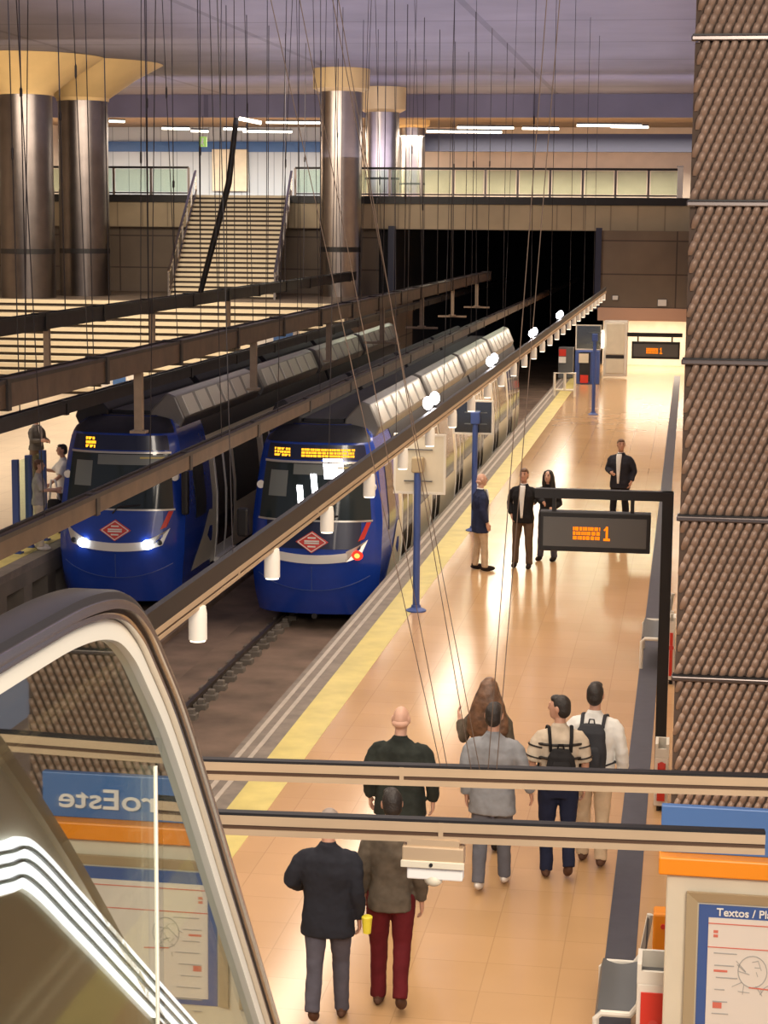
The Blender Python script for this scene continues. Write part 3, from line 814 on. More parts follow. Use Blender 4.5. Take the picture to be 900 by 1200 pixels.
# next-train displays on arms
def display(label, Y, px0, px1, py0, py1, postpx, armpy, zbase):
    a = at_Y(px0, py1, Y); c = at_Y(px1, py0, Y); p = at_Y(postpx, armpy, Y); az = p.z
    t = thing('train_display', label, 'display', (p.x, Y, 0))
    fl = at_Y(px0-5, armpy, Y).x
    if zbase is not None:
        obj('post', MB().box((p.x-.06, Y-.05, 0), (p.x+.06, Y+.07, az+.05)), M['blackmetal'], t)
    obj('arm', MB().box((fl, Y-.04, az-.05), (p.x+.06, Y+.06, az+.05)), M['blackmetal'], t)
    for x in (a.x+.15, c.x-.2):
        obj('hanger', MB().box((x-.02, Y-.02, c.z), (x+.02, Y+.04, az-.04)), M['blackmetal'], t)
    obj('case', MB().box((a.x, Y-.06, a.z), (c.x, Y+.10, c.z)), M['blackmetal'], t, 0, .012)
    w = (c.x-a.x)*.035; h = (c.z-a.z)*.13
    s = obj('screen', MB().box((a.x+w, Y-.068, a.z+h), (c.x-w, Y-.055, c.z-h)), M['screen'], t)
    L = MB(); W = c.x-a.x; H = c.z-a.z
    for r in range(3):
        x = a.x+W*.305
        zc = a.z+H*(.36+.115*r)
        while x < a.x+W*.55:
            ww = R.choice((.02, .035, .05)); L.box((x, Y-.074, zc-H*.045), (min(x+ww*.8, a.x+W*.55), Y-.066, zc+H*.045)); x += ww
    obj('amber_lines', L, M['amber'], s)
    x1_ = a.x+W*.61
    obj('digit_one', MB().box((x1_-.012, Y-.074, a.z+H*.31), (x1_+.012, Y-.066, a.z+H*.66)).box((x1_-.035, Y-.074, a.z+H*.30), (x1_+.035, Y-.066, a.z+H*.36)).bar((x1_-.03, Y-.07, a.z+H*.56), (x1_+.004, Y-.07, a.z+H*.65), .016, .008, (0, 1, 0)), M['amber'], s)
    return t
display('black framed amber display hung from an arm near the woven wall', 20.6, 632, 763, 602, 644, 783, 582, 0)
display('small amber display hung at the far end of the platform', 49.0, 740, 797, 401, 420, 797, 393, None)

# benches
def bench(label, Y0, Y1, X0, X1):
    t = thing('bench_seat', label, 'bench', (X0, Y0, 0))
    def pan(u, v):
        s = u
        if s < .15: return (X0-.02+.02*s/.15, Y0+(Y1-Y0)*v, .38+.07*s/.15)
        if s < .75: return (X0+(X1-X0-.05)*(s-.15)/.6, Y0+(Y1-Y0)*v, .45-.03*math.sin((s-.15)/.6*math.pi))
        k = (s-.75)/.25; return (X1-.05+.06*k, Y0+(Y1-Y0)*v, .45+.36*k)
    obj('seat_shell', MB().grid(pan, 21, 6, (.012, 0, -.02)), M['greyplastic'], t, 2)
    for y in (Y0, Y1):
        pts = [(X0-.01, y, 0), (X0-.01, y, .38), (X0+.03, y, .42), (X1-.08, y, .42), (X1-.02, y, .5), (X1+.03, y, .82)]
        obj('side_frame', MB().tube(pts, .025, 8), M['whiteframe'], t, 2)
    return t
v0 = at_Z(700, 1182, .45); v1 = at_Z(703, 1122, .45)
bench('grey bench with white legs beside the red bin', v0.y, v1.y, v0.x, at_Z(752, 1182, .45).x)
v0 = at_Z(753, 746, .45); v1 = at_Z(756, 724, .45)
bench('pale bench standing halfway along the platform by the black post', v0.y, v1.y, v0.x, v0.x+.36)
# bins
def bin_(label, X0, X1, Y0, Y1, zt_):
    t = thing('trash_bin', label, 'bin', ((X0+X1)/2, Y0, 0))
    w = .03
    obj('body', MB().box((X0, Y0, .06), (X1, Y1, zt_-.14)), M['whiteframe'], t, 0, .01)
    obj('front_panel', MB().box((X0+w, Y0-.012, .12), (X1-w, Y0+.01, zt_-.2)), M['red'], t)
    rim = MB().box((X0, Y0, zt_-.14), (X0+w, Y1, zt_)).box((X1-w, Y0, zt_-.14), (X1, Y1, zt_)).box((X0+w, Y1-w, zt_-.14), (X1-w, Y1, zt_)).box((X0+w, Y0, zt_-.14), (X1-w, Y0+w, zt_-.05))
    obj('rim', rim, M['whiteframe'], t)
    obj('liner', MB().box((X0+w, Y0+w, zt_-.135), (X1-w, Y1-w, zt_-.12)), M['greyplastic'], t)
    for x in (X0+.03, X1-.05): obj('foot', MB().box((x, Y0+.03, 0), (x+.03, Y1-.03, .06)), M['blackmetal'], t)
    obj('emblem', MB().lathe(((X0+X1)/2, Y0-.014, 0), [(.0, 0)], 8) if False else MB().tube([((X0+X1)/2, Y0-.016, .5), ((X0+X1)/2, Y0-.008, .5)], .035, 14), M['redpale'], t)
    return t
v = at_Z(746, 1143, .93)
bin_('white framed bin with red front beside the info cabinet', v.x, v.x+.24, max(v.y, 12.84), max(v.y, 12.84)+.30, .93)
v = at_Z(768, 872, .72)
bin_('white and red bin at the foot of the black post', v.x, v.x+.14, v.y, v.y+.3, .72)
v = at_Z(783, 724, .9)
bin_('narrow white and red bin farther along behind the black post', v.x, v.x+.10, v.y, v.y+.3, .9)
v = at_Y(764, 1120, 14.9); u = at_Y(785, 1072, 14.9)
t = thing('help_point', 'orange box on a stand behind the red bin', 'box', (u.x-.07, 15.0, 0))
obj('case', MB().box((v.x, 14.9, v.z), (u.x, 15.1, u.z)), M['orange'], t, 0, .02)
obj('stand', MB().box((v.x+.05, 14.96, 0), (v.x+.11, 15.04, v.z)), M['greyplastic'], t)
obj('button', MB().tube([(u.x-.05, 14.88, u.z-.1), (u.x-.05, 14.91, u.z-.1)], .02, 12), M['red'], t)

# info cabinet with header, Y = 12.5
Yc = 12.5
hx0 = at_Y(775, 960, Yc).x; hzt = at_Y(800, 948, Yc).z; hzb = at_Y(800, 1001, Yc).z
ozt = at_Y(800, 1003, Yc).z; ozb = at_Y(800, 1024, Yc).z
cx0 = at_Y(779, 1100, Yc).x; ox0 = at_Y(772, 1012, Yc).x
HX1 = 2.52
t = thing('info_cabinet', 'cream information cabinet with orange cap and blue header board', 'cabinet', (1.1, Yc, 0))
obj('body', MB().box((cx0, Yc, 0), (HX1, Yc+.25, ozb)), M['cream'], t, 0, .015)
obj('orange_cap', MB().box((ox0, Yc-.05, ozb), (HX1+.05, Yc+.30, ozt)), M['orange'], t, 0, .012)
hdr = obj('header_board', MB().box((hx0, Yc+.06, ozt), (HX1+.05, Yc+.12, hzt)), M['header'], t, 0, .008)
text_obj('header_lettering', 'MetroEste', .205, (2.45, Yc+.045, ozt+.08), M['white'], hdr, bold=.002, align='RIGHT', sx=1.32)
def board(x0, x1, z0, z1, title=True):
    f = MB(); w = .075
    f.prism([(x0, Yc-.045, z0), (x0+w, Yc-.012, z0), (x0+w, Yc-.012, z1-w), (x0, Yc-.045, z1)], (0, .03, 0))
    f.prism([(x1, Yc-.045, z0), (x1, Yc-.045, z1), (x1-w, Yc-.012, z1-w), (x1-w, Yc-.012, z0)], (0, .03, 0))
    f.prism([(x0, Yc-.045, z1), (x0+w, Yc-.012, z1-w), (x1-w, Yc-.012, z1-w), (x1, Yc-.045, z1)], (0, .03, 0))
    fr_ = obj('board_frame', f, M['tan'], t)
    x0 += w+.01; x1 -= w+.01; z1 -= w+.015
    obj('blue_board', MB().box((x0, Yc-.012, z0), (x1, Yc+.01, z1)), M['signblue'], t)
    px0, px1, pz1 = x0+.065, x1-.065, z1-.085
    pp = obj('map_sheet', MB().box((px0, Yc-.02, z0+.05), (px1, Yc-.010, pz1)), M['paper'], t)
    ln = MB()
    for dz in (.035, .20): ln.box((px0, Yc-.024, pz1-dz-.006), (px1, Yc-.019, pz1-dz))
    for (xx, dz, w_, h_) in ((.035, .085, .03, .018), (.035, .115, .03, .018), (.045, .36, .09, .014), (.045, .59, .06, .04)):
        ln.box((px0+xx, Yc-.024, pz1-dz-h_), (px0+xx+w_, Yc-.019, pz1-dz))
    c_ = Vector((px0+.30, Yc-.022, pz1-.36)); pts = []
    ln.bar((c_.x-.02, c_.y, pz1-.47), (c_.x+.16, c_.y, pz1-.48), .008, .006, (0, 1, 0))
    obj('red_print', ln, M['paperred'], pp)
    g = MB()
    for k in range(24):
        a0 = 2*math.pi*k/24; a1 = 2*math.pi*(k+1)/24
        g.bar((c_.x+.095*math.cos(a0), c_.y, c_.z+.11*math.sin(a0)), (c_.x+.095*math.cos(a1), c_.y, c_.z+.11*math.sin(a1)), .006, .004, (0, 1, 0))
    for k in range(9):
        xx = px0+.04+R.uniform(0, .02); dz = .24+.085*k
        g.box((xx, Yc-.024, pz1-dz-.007), (xx+R.uniform(.06, .2), Yc-.019, pz1-dz))
    for k in range(14):
        q = Vector((c_.x+R.uniform(-.1, .09), c_.y, c_.z+R.uniform(-.16, .09))); g.bar(q, q+Vector((R.uniform(-.08, .08), 0, R.uniform(-.08, .08))), .004, .004, (0, 1, 0))
    obj('grey_print', g, M['papergrey'], pp)
    return fr_, x0, x1, z1
bx = at_Y(805, 1042, Yc).x; bz = at_Y(805, 1043, Yc).z
fr_, b0, b1, bz1 = board(bx, bx+1.02, .55, bz)
text_obj('board_title', 'Textos / Planos', .075, (b0+.115, Yc-.018, bz1-.068), M['white'], fr_, bold=.001)
board(bx+1.10, HX1-.05, .55, bz)

# woven metal wall behind the cabinet
Yw = 16.0
wx0 = at_Y(791, 700, Yw).x
ztops = [at_Y(850, p, Yw).z for p in (-140, 44, 238.5, 424.5, 608.5, 796.5, 985)]
cw_, ch_ = .0745, .0735
for i in range(6):
    zt_, zb_ = ztops[i]-.03, ztops[i+1]+.03
    t = thing('woven_panel', ['topmost', 'second from top', 'third from top', 'fourth from top', 'second from bottom', 'lowest'][i]+' brown woven metal panel on the right tower', 'panel', ((wx0+3.9)/2, Yw, zb_))
    mb = MB(); nr = int(round((zt_-zb_)/ch_)); hh = (zt_-zb_)/nr
    nc = int((3.9-wx0)/cw_)
    for r in range(nr):
        zc = zb_+hh*(r+.5)
        for c in range(nc):
            x = wx0+.05+cw_*(c+((r*.42) % 1))
            # leaning curved scale: rounded outward in the middle, tucked in at its ends
            row = []
            for (v, dy, wd) in ((-.92, .030, .55), (-.5, .008, .9), (0, -.012, 1.0), (.5, -.014, .9), (.80, .006, .55)):
                for (uu, dd) in ((-.39, .012), (-.03, -.008), (.36, .016)):
                    row.append((x+cw_*uu*wd+.020*v, Yw+dy+dd, zc+hh*v))
            mb.add(row, [(a*3+b, a*3+b+1, (a+1)*3+b+1, (a+1)*3+b) for a in range(4) for b in range(2)])
    obj('woven_sheet', mb, M['mesh_tan'], t, 1)
    obj('backing', MB().box((wx0+.02, Yw+.05, zb_), (3.9, Yw+.09, zt_)), M['mesh_back'], t)
    obj('bottom_bar', MB().box((wx0-.01, Yw-.035, zb_-.055), (3.9, Yw+.06, zb_-.012)), M['jointsteel'], t, 0, .01)
    obj('bar_shadow_gap', MB().box((wx0, Yw-.01, zb_-.012), (3.9, Yw+.06, zb_)), M['blackmetal'], t)
struct('wall_tower', MB().box((wx0+.06, Yw+.1, 0), (3.9, Yw+.5, 12.2)), M['mesh_back'])

# far platform end: machines, kiosk, gate
def box_thing(name, label, cat, px0, px1, py0, Y, depth, mt, zb_=0):
    a = at_Y(px0, py0, Y); b = at_Y(px1, py0, Y)
    t = thing(name, label, cat, ((a.x+b.x)/2, Y, 0))
    return t, a.x, b.x, a.z
t, xa, xb, zt_ = box_thing('vending_machine', 'tall cream machine with a glazed front at the platform end', 'machine', 708, 736, 376, 76.5, .8, None)
obj('body', MB().box((xa, 76.5, .08), (xb, 77.3, zt_)), M['whiteframe'], t, 0, .04)
obj('glazed_front', MB().box((xa+.1, 76.46, .95), (xb-.12, 76.52, zt_-.1)), M['cream'], t, 0, .02)
obj('lower_panel', MB().box((xa+.1, 76.46, .2), (xb-.12, 76.52, .78)), M['cream'], t, 0, .02)
obj('slot', MB().box((xa+.1, 76.47, .8), (xb-.12, 76.51, .93)), M['blackmetal'], t)
obj('light_strip', MB().box((xa-.10, 76.45, 1.2), (xa-.02, 76.55, 1.9)), M['tube'], t)
t, xa, xb, zt_ = box_thing('info_cabinet', 'blue cabinet with a white notice and red base at the platform end', 'cabinet', 674, 703, 411, 73.5, .4, None)
obj('body', MB().box((xa, 73.5, 0), (xb, 74.0, zt_)), M['bluepost'], t, 0, .02)
obj('recess', MB().box((xa+.18, 73.46, .1), (xb-.35, 73.52, zt_-.05)), M['blackmetal'], t)
obj('notice', MB().box((xa+.15, 73.43, zt_-.45), (xb-.42, 73.47, zt_-.1)), M['cream'], t)
obj('red_base', MB().box((xa+.22, 73.43, .05), (xb-.42, 73.47, .35)), M['red'], t)
t = thing('signal_box', 'grey signal box with red and white plates before the tunnel', 'box', (at_Y(662, 430, 76).x, 76, 0))
a = at_Y(654, 434, 76); b = at_Y(672, 407, 76)
obj('case', MB().box((a.x, 76, a.z-.3), (b.x, 76.4, b.z)), M['greyplastic'], t, 0, .02)
obj('red_plate', MB().box((a.x+.02, 75.96, b.z-.35), (a.x+.30, 76.01, b.z-.08)), M['red'], t)
obj('white_plate', MB().box((a.x+.02, 75.96, b.z-.62), (a.x+.30, 76.01, b.z-.38)), M['white'], t)
obj('stand', MB().box((a.x+.2, 76.1, 0), (a.x+.35, 76.3, a.z)), M['greyplastic'], t)
t = thing('platform_gate', 'white tubular gate at the end of the platform edge', 'gate', at_Z(662, 470, 0))
g = at_Z(651, 468, -.1); Yg = 68
ga = at_Y(650, 437, Yg); gb = at_Y(674, 437, Yg)
obj('frame', MB().tube([(ga.x, Yg, -1.0), (ga.x, Yg, ga.z), (gb.x, Yg, ga.z), (gb.x, Yg, 0)], .05, 8), M['whiteframe'], t)
obj('cross_rail', MB().tube([(ga.x, Yg, ga.z-.6), (gb.x, Yg, ga.z-.6)], .04, 8), M['whiteframe'], t)
obj('upright', MB().tube([((ga.x+gb.x)/2, Yg, ga.z), ((ga.x+gb.x)/2, Yg, ga.z-.6)], .05, 8), M['whiteframe'], t)
# two small white plates on the dark end wall
for (px, py, w, lab) in ((721, 349, 3.2, 'small white plate on the dark end wall, the smaller one'), (776, 355, 5, 'small white plate on the dark end wall, the larger one')):
    q = at_Y(px, py, 78.96); ww = w*79/F
    t = thing('wall_plate', lab, 'plate', q)
    obj('plate', MB().box((q.x-ww, 78.93, q.z-ww*.75), (q.x+ww, 79.0, q.z+ww*.75)), M['white'], t, 0, .02)
    obj('rim', MB().box((q.x-ww-.02, 78.96, q.z-ww*.75-.02), (q.x+ww+.02, 79.0, q.z+ww*.75+.02)), M['greyplastic'], t)

for (lab, p0, p1, y0, Yk) in (('white kiosk with a blue panel between the left trays and train', 300, 346, 376, 62.5), ('small white kiosk farther left on the left platform', 118, 150, 437, 60.5)):
    t, xa, xb, zt_ = box_thing('kiosk', lab, 'kiosk', p0, p1, y0, Yk, .7, None)
    obj('body', MB().box((xa, Yk, 0), (xb, Yk+.7, zt_)), M['white'], t, 0, .03)
    obj('blue_panel', MB().box((xa+(xb-xa)*.45, Yk-.03, zt_-.75), (xb-.08, Yk+.01, zt_-.1)), M['header'], t)
    obj('base', MB().box((xa-.03, Yk-.03, 0), (xb+.03, Yk+.73, .12)), M['greyplastic'], t)
# glass screen with blue posts on the left platform
t = thing('glass_screen', 'low glass screen with blue posts at the left platform edge', 'screen', at_Z(8, 668, 0))
pq = [(at_Z(6, 668, 0), 556), (at_Z(23, 664, 0), 553), (at_Z(39, 658, 0), 551)]
pq = [(Vector((-11.95, 33.0, 0)), 0), (Vector((-11.95, 33.7, 0)), 0), (Vector((-11.95, 34.5, 0)), 0)]
for q, _ in pq:
    obj('post', MB().box((q.x-.06, q.y-.05, 0), (q.x+.06, q.y+.05, 1.72)), M['bluepost'], t, 0, .01)
    obj('foot', MB().box((q.x-.1, q.y-.09, 0), (q.x+.1, q.y+.09, .03)), M['bluepost'], t)
for (q, _), (r, _) in zip(pq, pq[1:]):
    obj('glass_panel', MB().box((q.x-.008, q.y+.06, .25), (q.x+.008, r.y-.06, 1.68)), M['railglass'], t)
    obj('rail', MB().box((q.x-.03, q.y+.05, .18), (q.x+.03, r.y-.05, .23)), M['bluepost'], t)

# ================================================================== escalator balustrades
def smooth_path(pts, n=8):
    P = [Vector((0, a, b)) for a, b in pts]; out = []
    for i in range(len(P)-1):
        p0 = P[max(i-1, 0)]; p1 = P[i]; p2 = P[i+1]; p3 = P[min(i+2, len(P)-1)]
        for k in range(n):
            t = k/n
            out.append(.5*((2*p1)+(p2-p0)*t+(2*p0-5*p1+4*p2-p3)*t*t+(3*p1-p0-3*p2+p3)*t**3))
    out.append(P[-1]); return out
def sweep(mb, path, o0, o1, x0, x1, vert=False, rnd=0.0):
    k = len(path); vs = []; fs = []
    if rnd:
        sec = [(x0, o1), (x0, o0+rnd), (x0+rnd*.3, o0+rnd*.3), (x0+rnd, o0), (x1-rnd, o0), (x1-rnd*.3, o0+rnd*.3), (x1, o0+rnd), (x1, o1)]
    else:
        sec = [(x0, o1), (x0, o0), (x1, o0), (x1, o1)]
    n = len(sec)
    for i, p in enumerate(path):
        t = (path[min(i+1, k-1)]-path[max(i-1, 0)]).normalized(); nn = Vector((0, t.z, -t.y))
        for (x, o) in sec:
            q = p + nn*o if not (vert and o == o1) else p + nn*o0 + Vector((0, 0, -(o1-o0)))
            vs.append((x, q.y, q.z))
    for i in range(k-1):
        for j in range(n): fs.append((i*n+j, i*n+(j+1) % n, (i+1)*n+(j+1) % n, (i+1)*n+j))
    fs.append(tuple(range(n-1, -1, -1))); fs.append(tuple((k-1)*n+j for j in range(n)))
    return mb.add(vs, fs)
XG = -.92
path = smooth_path([(1.0, 5.46), (1.8, 5.455), (2.5, 5.447), (2.78, 5.437), (2.96, 5.405), (3.08, 5.345), (3.18, 5.262), (3.31, 5.14), (3.48, 4.95), (3.70, 4.69), (3.99, 4.35), (4.6, 3.63), (5.3, 2.80)])
t = thing('escalator_balustrade', 'steel and glass escalator balustrade with black handrail in front', 'escalator', (XG, 3.0, 4.4))
obj('handrail', sweep(MB(), path, 0, .020, XG-.042, XG+.036, rnd=.012), M['rubber'], t, 2)
obj('guide_rail', sweep(MB(), path, .014, .030, XG-.030, XG+.042, rnd=.006), M['steel'], t, 2)
obj('groove', sweep(MB(), path, .028, .040, XG-.02, XG+.022), M['slot'], t, 2)
obj('upper_trim', sweep(MB(), path, .036, .046, XG-.02, XG+.030, rnd=.004), M['steel'], t, 2)
obj('inner_profile', sweep(MB(), path, .044, .080, XG-.016, XG+.020, rnd=.010), M['alu'], t, 2)
cut = next(i for i, p in enumerate(path) if p.y > 3.30)
for seg in (path[:cut+1], path[cut:]):
    g_ = sweep(MB(), [Vector(p) for p in seg], .074, .95, XG-.006, XG+.006, vert=True)
    obj('glass_panel', g_, M['escglass'], t, 2)
obj('panel_joint', MB().box((XG-.009, path[cut].y-.10, path[cut].z-1.05), (XG+.009, path[cut].y-.094, path[cut].z-.10)), M['alu'], t)
obj('skirt', sweep(MB(), path, .93, 1.10, XG-.05, XG+.05, vert=True), M['steel'], t, 2)
# balustrade on the other side (seen in the glass)
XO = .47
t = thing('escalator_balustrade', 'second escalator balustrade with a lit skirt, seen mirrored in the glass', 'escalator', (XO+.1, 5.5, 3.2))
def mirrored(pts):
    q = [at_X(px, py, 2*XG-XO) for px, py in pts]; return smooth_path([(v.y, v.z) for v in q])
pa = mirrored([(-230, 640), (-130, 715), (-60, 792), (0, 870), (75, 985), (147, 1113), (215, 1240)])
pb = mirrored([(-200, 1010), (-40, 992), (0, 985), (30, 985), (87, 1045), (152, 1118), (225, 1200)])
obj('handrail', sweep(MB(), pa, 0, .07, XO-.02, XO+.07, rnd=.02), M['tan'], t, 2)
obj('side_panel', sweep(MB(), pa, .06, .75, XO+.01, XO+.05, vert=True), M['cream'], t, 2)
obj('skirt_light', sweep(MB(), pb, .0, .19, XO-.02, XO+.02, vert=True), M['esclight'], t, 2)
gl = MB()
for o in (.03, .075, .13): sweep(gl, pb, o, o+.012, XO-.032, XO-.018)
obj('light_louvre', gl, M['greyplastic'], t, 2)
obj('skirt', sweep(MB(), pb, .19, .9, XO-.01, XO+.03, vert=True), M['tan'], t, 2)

# ================================================================== people
wr_tex = bpy.data.textures.new('cloth_folds', 'CLOUDS'); wr_tex.noise_scale = .13; wr_tex.noise_depth = 2
def remesh(name, mb, mt, parent, vox, it=5, disp=0.0):
    me = mesh_from(mb, name, None, 0, Vector((0, 0, 0)))
    tmp = bpy.data.objects.new(name+'_tmp', me); C.objects.link(tmp)
    md = tmp.modifiers.new('r', 'REMESH'); md.mode = 'VOXEL'; md.voxel_size = vox
    if it:
        sm = tmp.modifiers.new('s', 'SMOOTH'); sm.factor = .5; sm.iterations = it
    if disp:
        dp = tmp.modifiers.new('d', 'DISPLACE'); dp.texture = wr_tex; dp.strength = disp; dp.mid_level = .5; dp.texture_coords = 'LOCAL'
    dg = bpy.context.evaluated_depsgraph_get()
    m2 = bpy.data.meshes.new_from_object(tmp.evaluated_get(dg)); bpy.data.objects.remove(tmp)
    m2.name = name; m2.materials.clear(); m2.materials.append(mt)
    for p in m2.polygons: p.use_smooth = True
    o = bpy.data.objects.new(name, m2); C.objects.link(o); o.parent = parent; ORG[o.name] = Vector((0, 0, 0)); return o

def hand(mb, w, d, side, n=None):
    """w wrist, d direction of the hand, side +1 right hand / -1 left"""
    w = Vector(w); d = Vector(d).normalized()
    nrm = Vector(n) if n else Vector((-side, 0, 0)); nrm = (nrm-d*nrm.dot(d)).normalized()   # palm faces the thigh
    ac = d.cross(nrm).normalized()
    if ac.y < 0: ac = -ac                                                                       # thumb side forward
    mb.tube([w-d*.03, w+d*.01, w+d*.05, w+d*.088], [.024, .027, .037, .036], 10, [.021, .019, .017, .014], upv=nrm)
    for i, (o, L) in enumerate(((.028, .068), (.010, .078), (-.009, .072), (-.027, .056))):
        b = w+d*.075+ac*o; k1 = b+d*L*.42+nrm*.004; k2 = k1+d*L*.36+nrm*L*.22; k3 = k2+d*L*.20+nrm*L*.30
        mb.tube([b, k1, k2, k3], [.0095, .009, .0085, .007], 8)
    b = w+d*.022+ac*.026; mb.tube([b, b+d*.030+ac*.022+nrm*.008, b+d*.060+ac*.026+nrm*.018], [.012, .0105, .008], 8)

def rotz(v, a):
    c, s = math.cos(a), math.sin(a); return Vector((v[0]*c-v[1]*s, v[0]*s+v[1]*c, v[2]))

def person(label, pos, heading, H, top, trs, shoe, skin='skin', hair='hairdark', style='short', head_yaw=0.0, legs=None, arms=None, hem=.80, wide=1.0, shirt=None, sleeve=True, vox=.011, face=False, group=None, stripes=False, hide_hand=False, head_tilt=0.0):
    root = bpy.data.objects.new('person', None); C.objects.link(root)
    root.location = pos; root.rotation_euler = (0, 0, heading); s = H/1.75; root.scale = (s, s, s)
    ORG[root.name] = Vector((0, 0, 0)); tag(root, label, 'person', group)
    legs = legs or ((-.03, 0.0, 0), (.03, 0.0, 0))          # per leg: foot y, knee bend, heel lift
    arms = arms or {}
    J = {}
    for sd, (fy, kb, lift) in zip((-1, 1), legs):
        hip = Vector((sd*.092, 0, .92)); an = Vector((sd*(.135 if face else .10), fy, .085+lift))
        kn = hip.lerp(an, .5)+Vector((0, kb+.015, 0)); J[sd] = (hip, kn, an, lift)
    A = {}
    for sd in (-1, 1):
        sh = Vector((sd*.178*wide, -.005, 1.375)); el, wr = arms.get(sd, ((sd*.245*wide, -.035, 1.13), (sd*.255*wide, .05, .885)))
        A[sd] = (sh, Vector(el), Vector(wr))
    # ---- body
    b = MB()
    b.rings([(0, 0, .80, .13, .09), (0, 0, .92, .15, .105), (0, 0, 1.06, .125, .09), (0, 0, 1.26, .15, .10), (0, -.01, 1.375, .128, .082), (0, -.01, 1.445, .075, .06)])
    b.tube([(0, -.02, 1.38), (0, -.012, 1.47), (0, .008, 1.56)], [.062, .054, .054], 14)
    hb = MB()
    hb.ell((0, .012, 1.645), (.073, .093, .112), 20, 14)
    hb.rings([(0, .045, 1.535, .028, .03), (0, .042, 1.55, .046, .052), (0, .034, 1.59, .060, .068), (0, .02, 1.64, .068, .085)])
    hb.tube([(0, .098, 1.675), (0, .112, 1.645), (0, .117, 1.628), (0, .098, 1.617)], [.010, .012, .016, .010], 8)
    for sd in (-1, 1):
        hb.ell((sd*.077, .0, 1.64), (.011, .022, .034), 10, 8)
        hb.ell((sd*.03, .096, 1.683), (.024, .010, .006), 8, 6)
    piv = Vector((0, 0, 1.55))
    def hd_(v):
        v = Vector(v)-piv; v = Vector((v.x, v.y*math.cos(head_tilt)+v.z*math.sin(head_tilt), -v.y*math.sin(head_tilt)+v.z*math.cos(head_tilt)))
        return rotz(v, head_yaw)+piv
    hb.v = [hd_(v) for v in hb.v]
    b.add(hb.v, hb.f)
    for sd in (-1, 1):
        sh, el, wr = A[sd]
        b.tube([sh-Vector((sd*.06, 0, .01)), sh, sh.lerp(el, .5), el, el.lerp(wr, .4), wr], [.032, .036, .040, .038, .037, .025], 12)
        d = (wr-el).normalized(); 
        if not (hide_hand and sd == hide_hand): hand(b, wr, d, sd)
        hip, kn, an, lift = J[sd]
        b.tube([hip+Vector((0, 0, .02)), hip.lerp(kn, .5), kn, kn.lerp(an, .35), an], [.080, .074, .054, .050, .036], 12)
    remesh('body', b, M[skin], root, .0075 if vox < .012 else .009, 2)
    # ---- face
    if face:
        e = MB(); 
        for sd in (-1, 1): e.ell((sd*.030, .096, 1.662), (.013, .008, .007), 10, 6)
        e.v = [hd_(v) for v in e.v]; obj('eyes', e, M['eye'], root, 1)
        mo = MB().ell((0, .100, 1.585), (.022, .008, .006), 10, 6); mo.v = [hd_(v) for v in mo.v]; obj('mouth', mo, M['lip'], root, 1)
        br = MB()
        for sd in (-1, 1): br.ell((sd*.031, .100, 1.690), (.021, .008, .0045), 10, 6)
        br.v = [hd_(v) for v in br.v]; obj('eyebrows', br, M[hair if hair != 'hairlong' else 'hairbrown'], root, 1)
    # ---- hair
    if style != 'bald':
        h = MB()
        h.ell((0, -.012, 1.668), (.081, .092, .098), 20, 14)
        h.ell((0, -.035, 1.625), (.076, .070, .080), 18, 12)
        if style == 'short': h.ell((0, .045, 1.725), (.062, .052, .036), 16, 10)
        if style == 'long':
            h.rings([(0, -.05, 1.22, .05, .03), (0, -.055, 1.28, .12, .055), (0, -.05, 1.40, .125, .065), (0, -.03, 1.55, .105, .08), (0, -.015, 1.67, .092, .088), (0, 0, 1.74, .06, .06), (0, 0, 1.765, .03, .03)])
            for sd in (-1, 1): h.tube([(sd*.05, .06, 1.74), (sd*.083, .04, 1.66), (sd*.09, .03, 1.5), (sd*.09, .05, 1.32)], [.02, .03, .035, .02], 10)
        if style == 'mane':
            h.rings([(0, -.06, 1.16, .16, .05), (0, -.07, 1.24, .215, .085), (0, -.06, 1.38, .205, .10), (0, -.045, 1.52, .16, .11), (0, -.03, 1.64, .115, .115), (0, -.01, 1.73, .08, .09), (0, 0, 1.775, .035, .04)])
        h.v = [hd_(v) for v in h.v]
        remesh('hair', h, M[hair], root, .009, 4, .02 if style in ('long', 'mane') else .006)
    else:
        h = MB(); h.ell((0, -.025, 1.612), (.077, .070, .045), 18, 10); h.v = [hd_(v) for v in h.v]
        remesh('hair', h, M['skin2'] if skin == 'skin2' else M[hair], root, .009, 3)
    # ---- top
    w = wide
    j = MB()
    j.rings([(0, -.005, hem, .195*w, .142), (0, -.005, hem+.10, .190*w, .138), (0, 0, 1.03, .176*w, .124), (0, 0, 1.13, .178*w, .124), (0, .0, 1.27, .200*w, .136), (0, -.008, 1.365, .176*w, .116), (0, -.012, 1.42, .118*w, .086), (0, -.012, 1.475, .072, .066), (0, -.012, 1.49, .066, .062)], 28)
    for sd in (-1, 1):
        sh, el, wr = A[sd]
        top_ = [sh-Vector((sd*.085, 0, -.012)), sh+Vector((-sd*.01, 0, -.004)), sh.lerp(el, .22)+Vector((sd*.004, 0, 0))]
        if sleeve: j.tube(top_+[sh.lerp(el, .55), el, el.lerp(wr, .5), el.lerp(wr, .93)], [.060, .060, .068, .068, .062, .056, .048], 14)
        else: j.tube(top_+[sh.lerp(el, .6), sh.lerp(el, .95)], [.060, .060, .070, .076, .078], 14)
    to = remesh('jacket' if top.startswith('j') else 'shirt', j, M[top], root, vox, 5, .030)
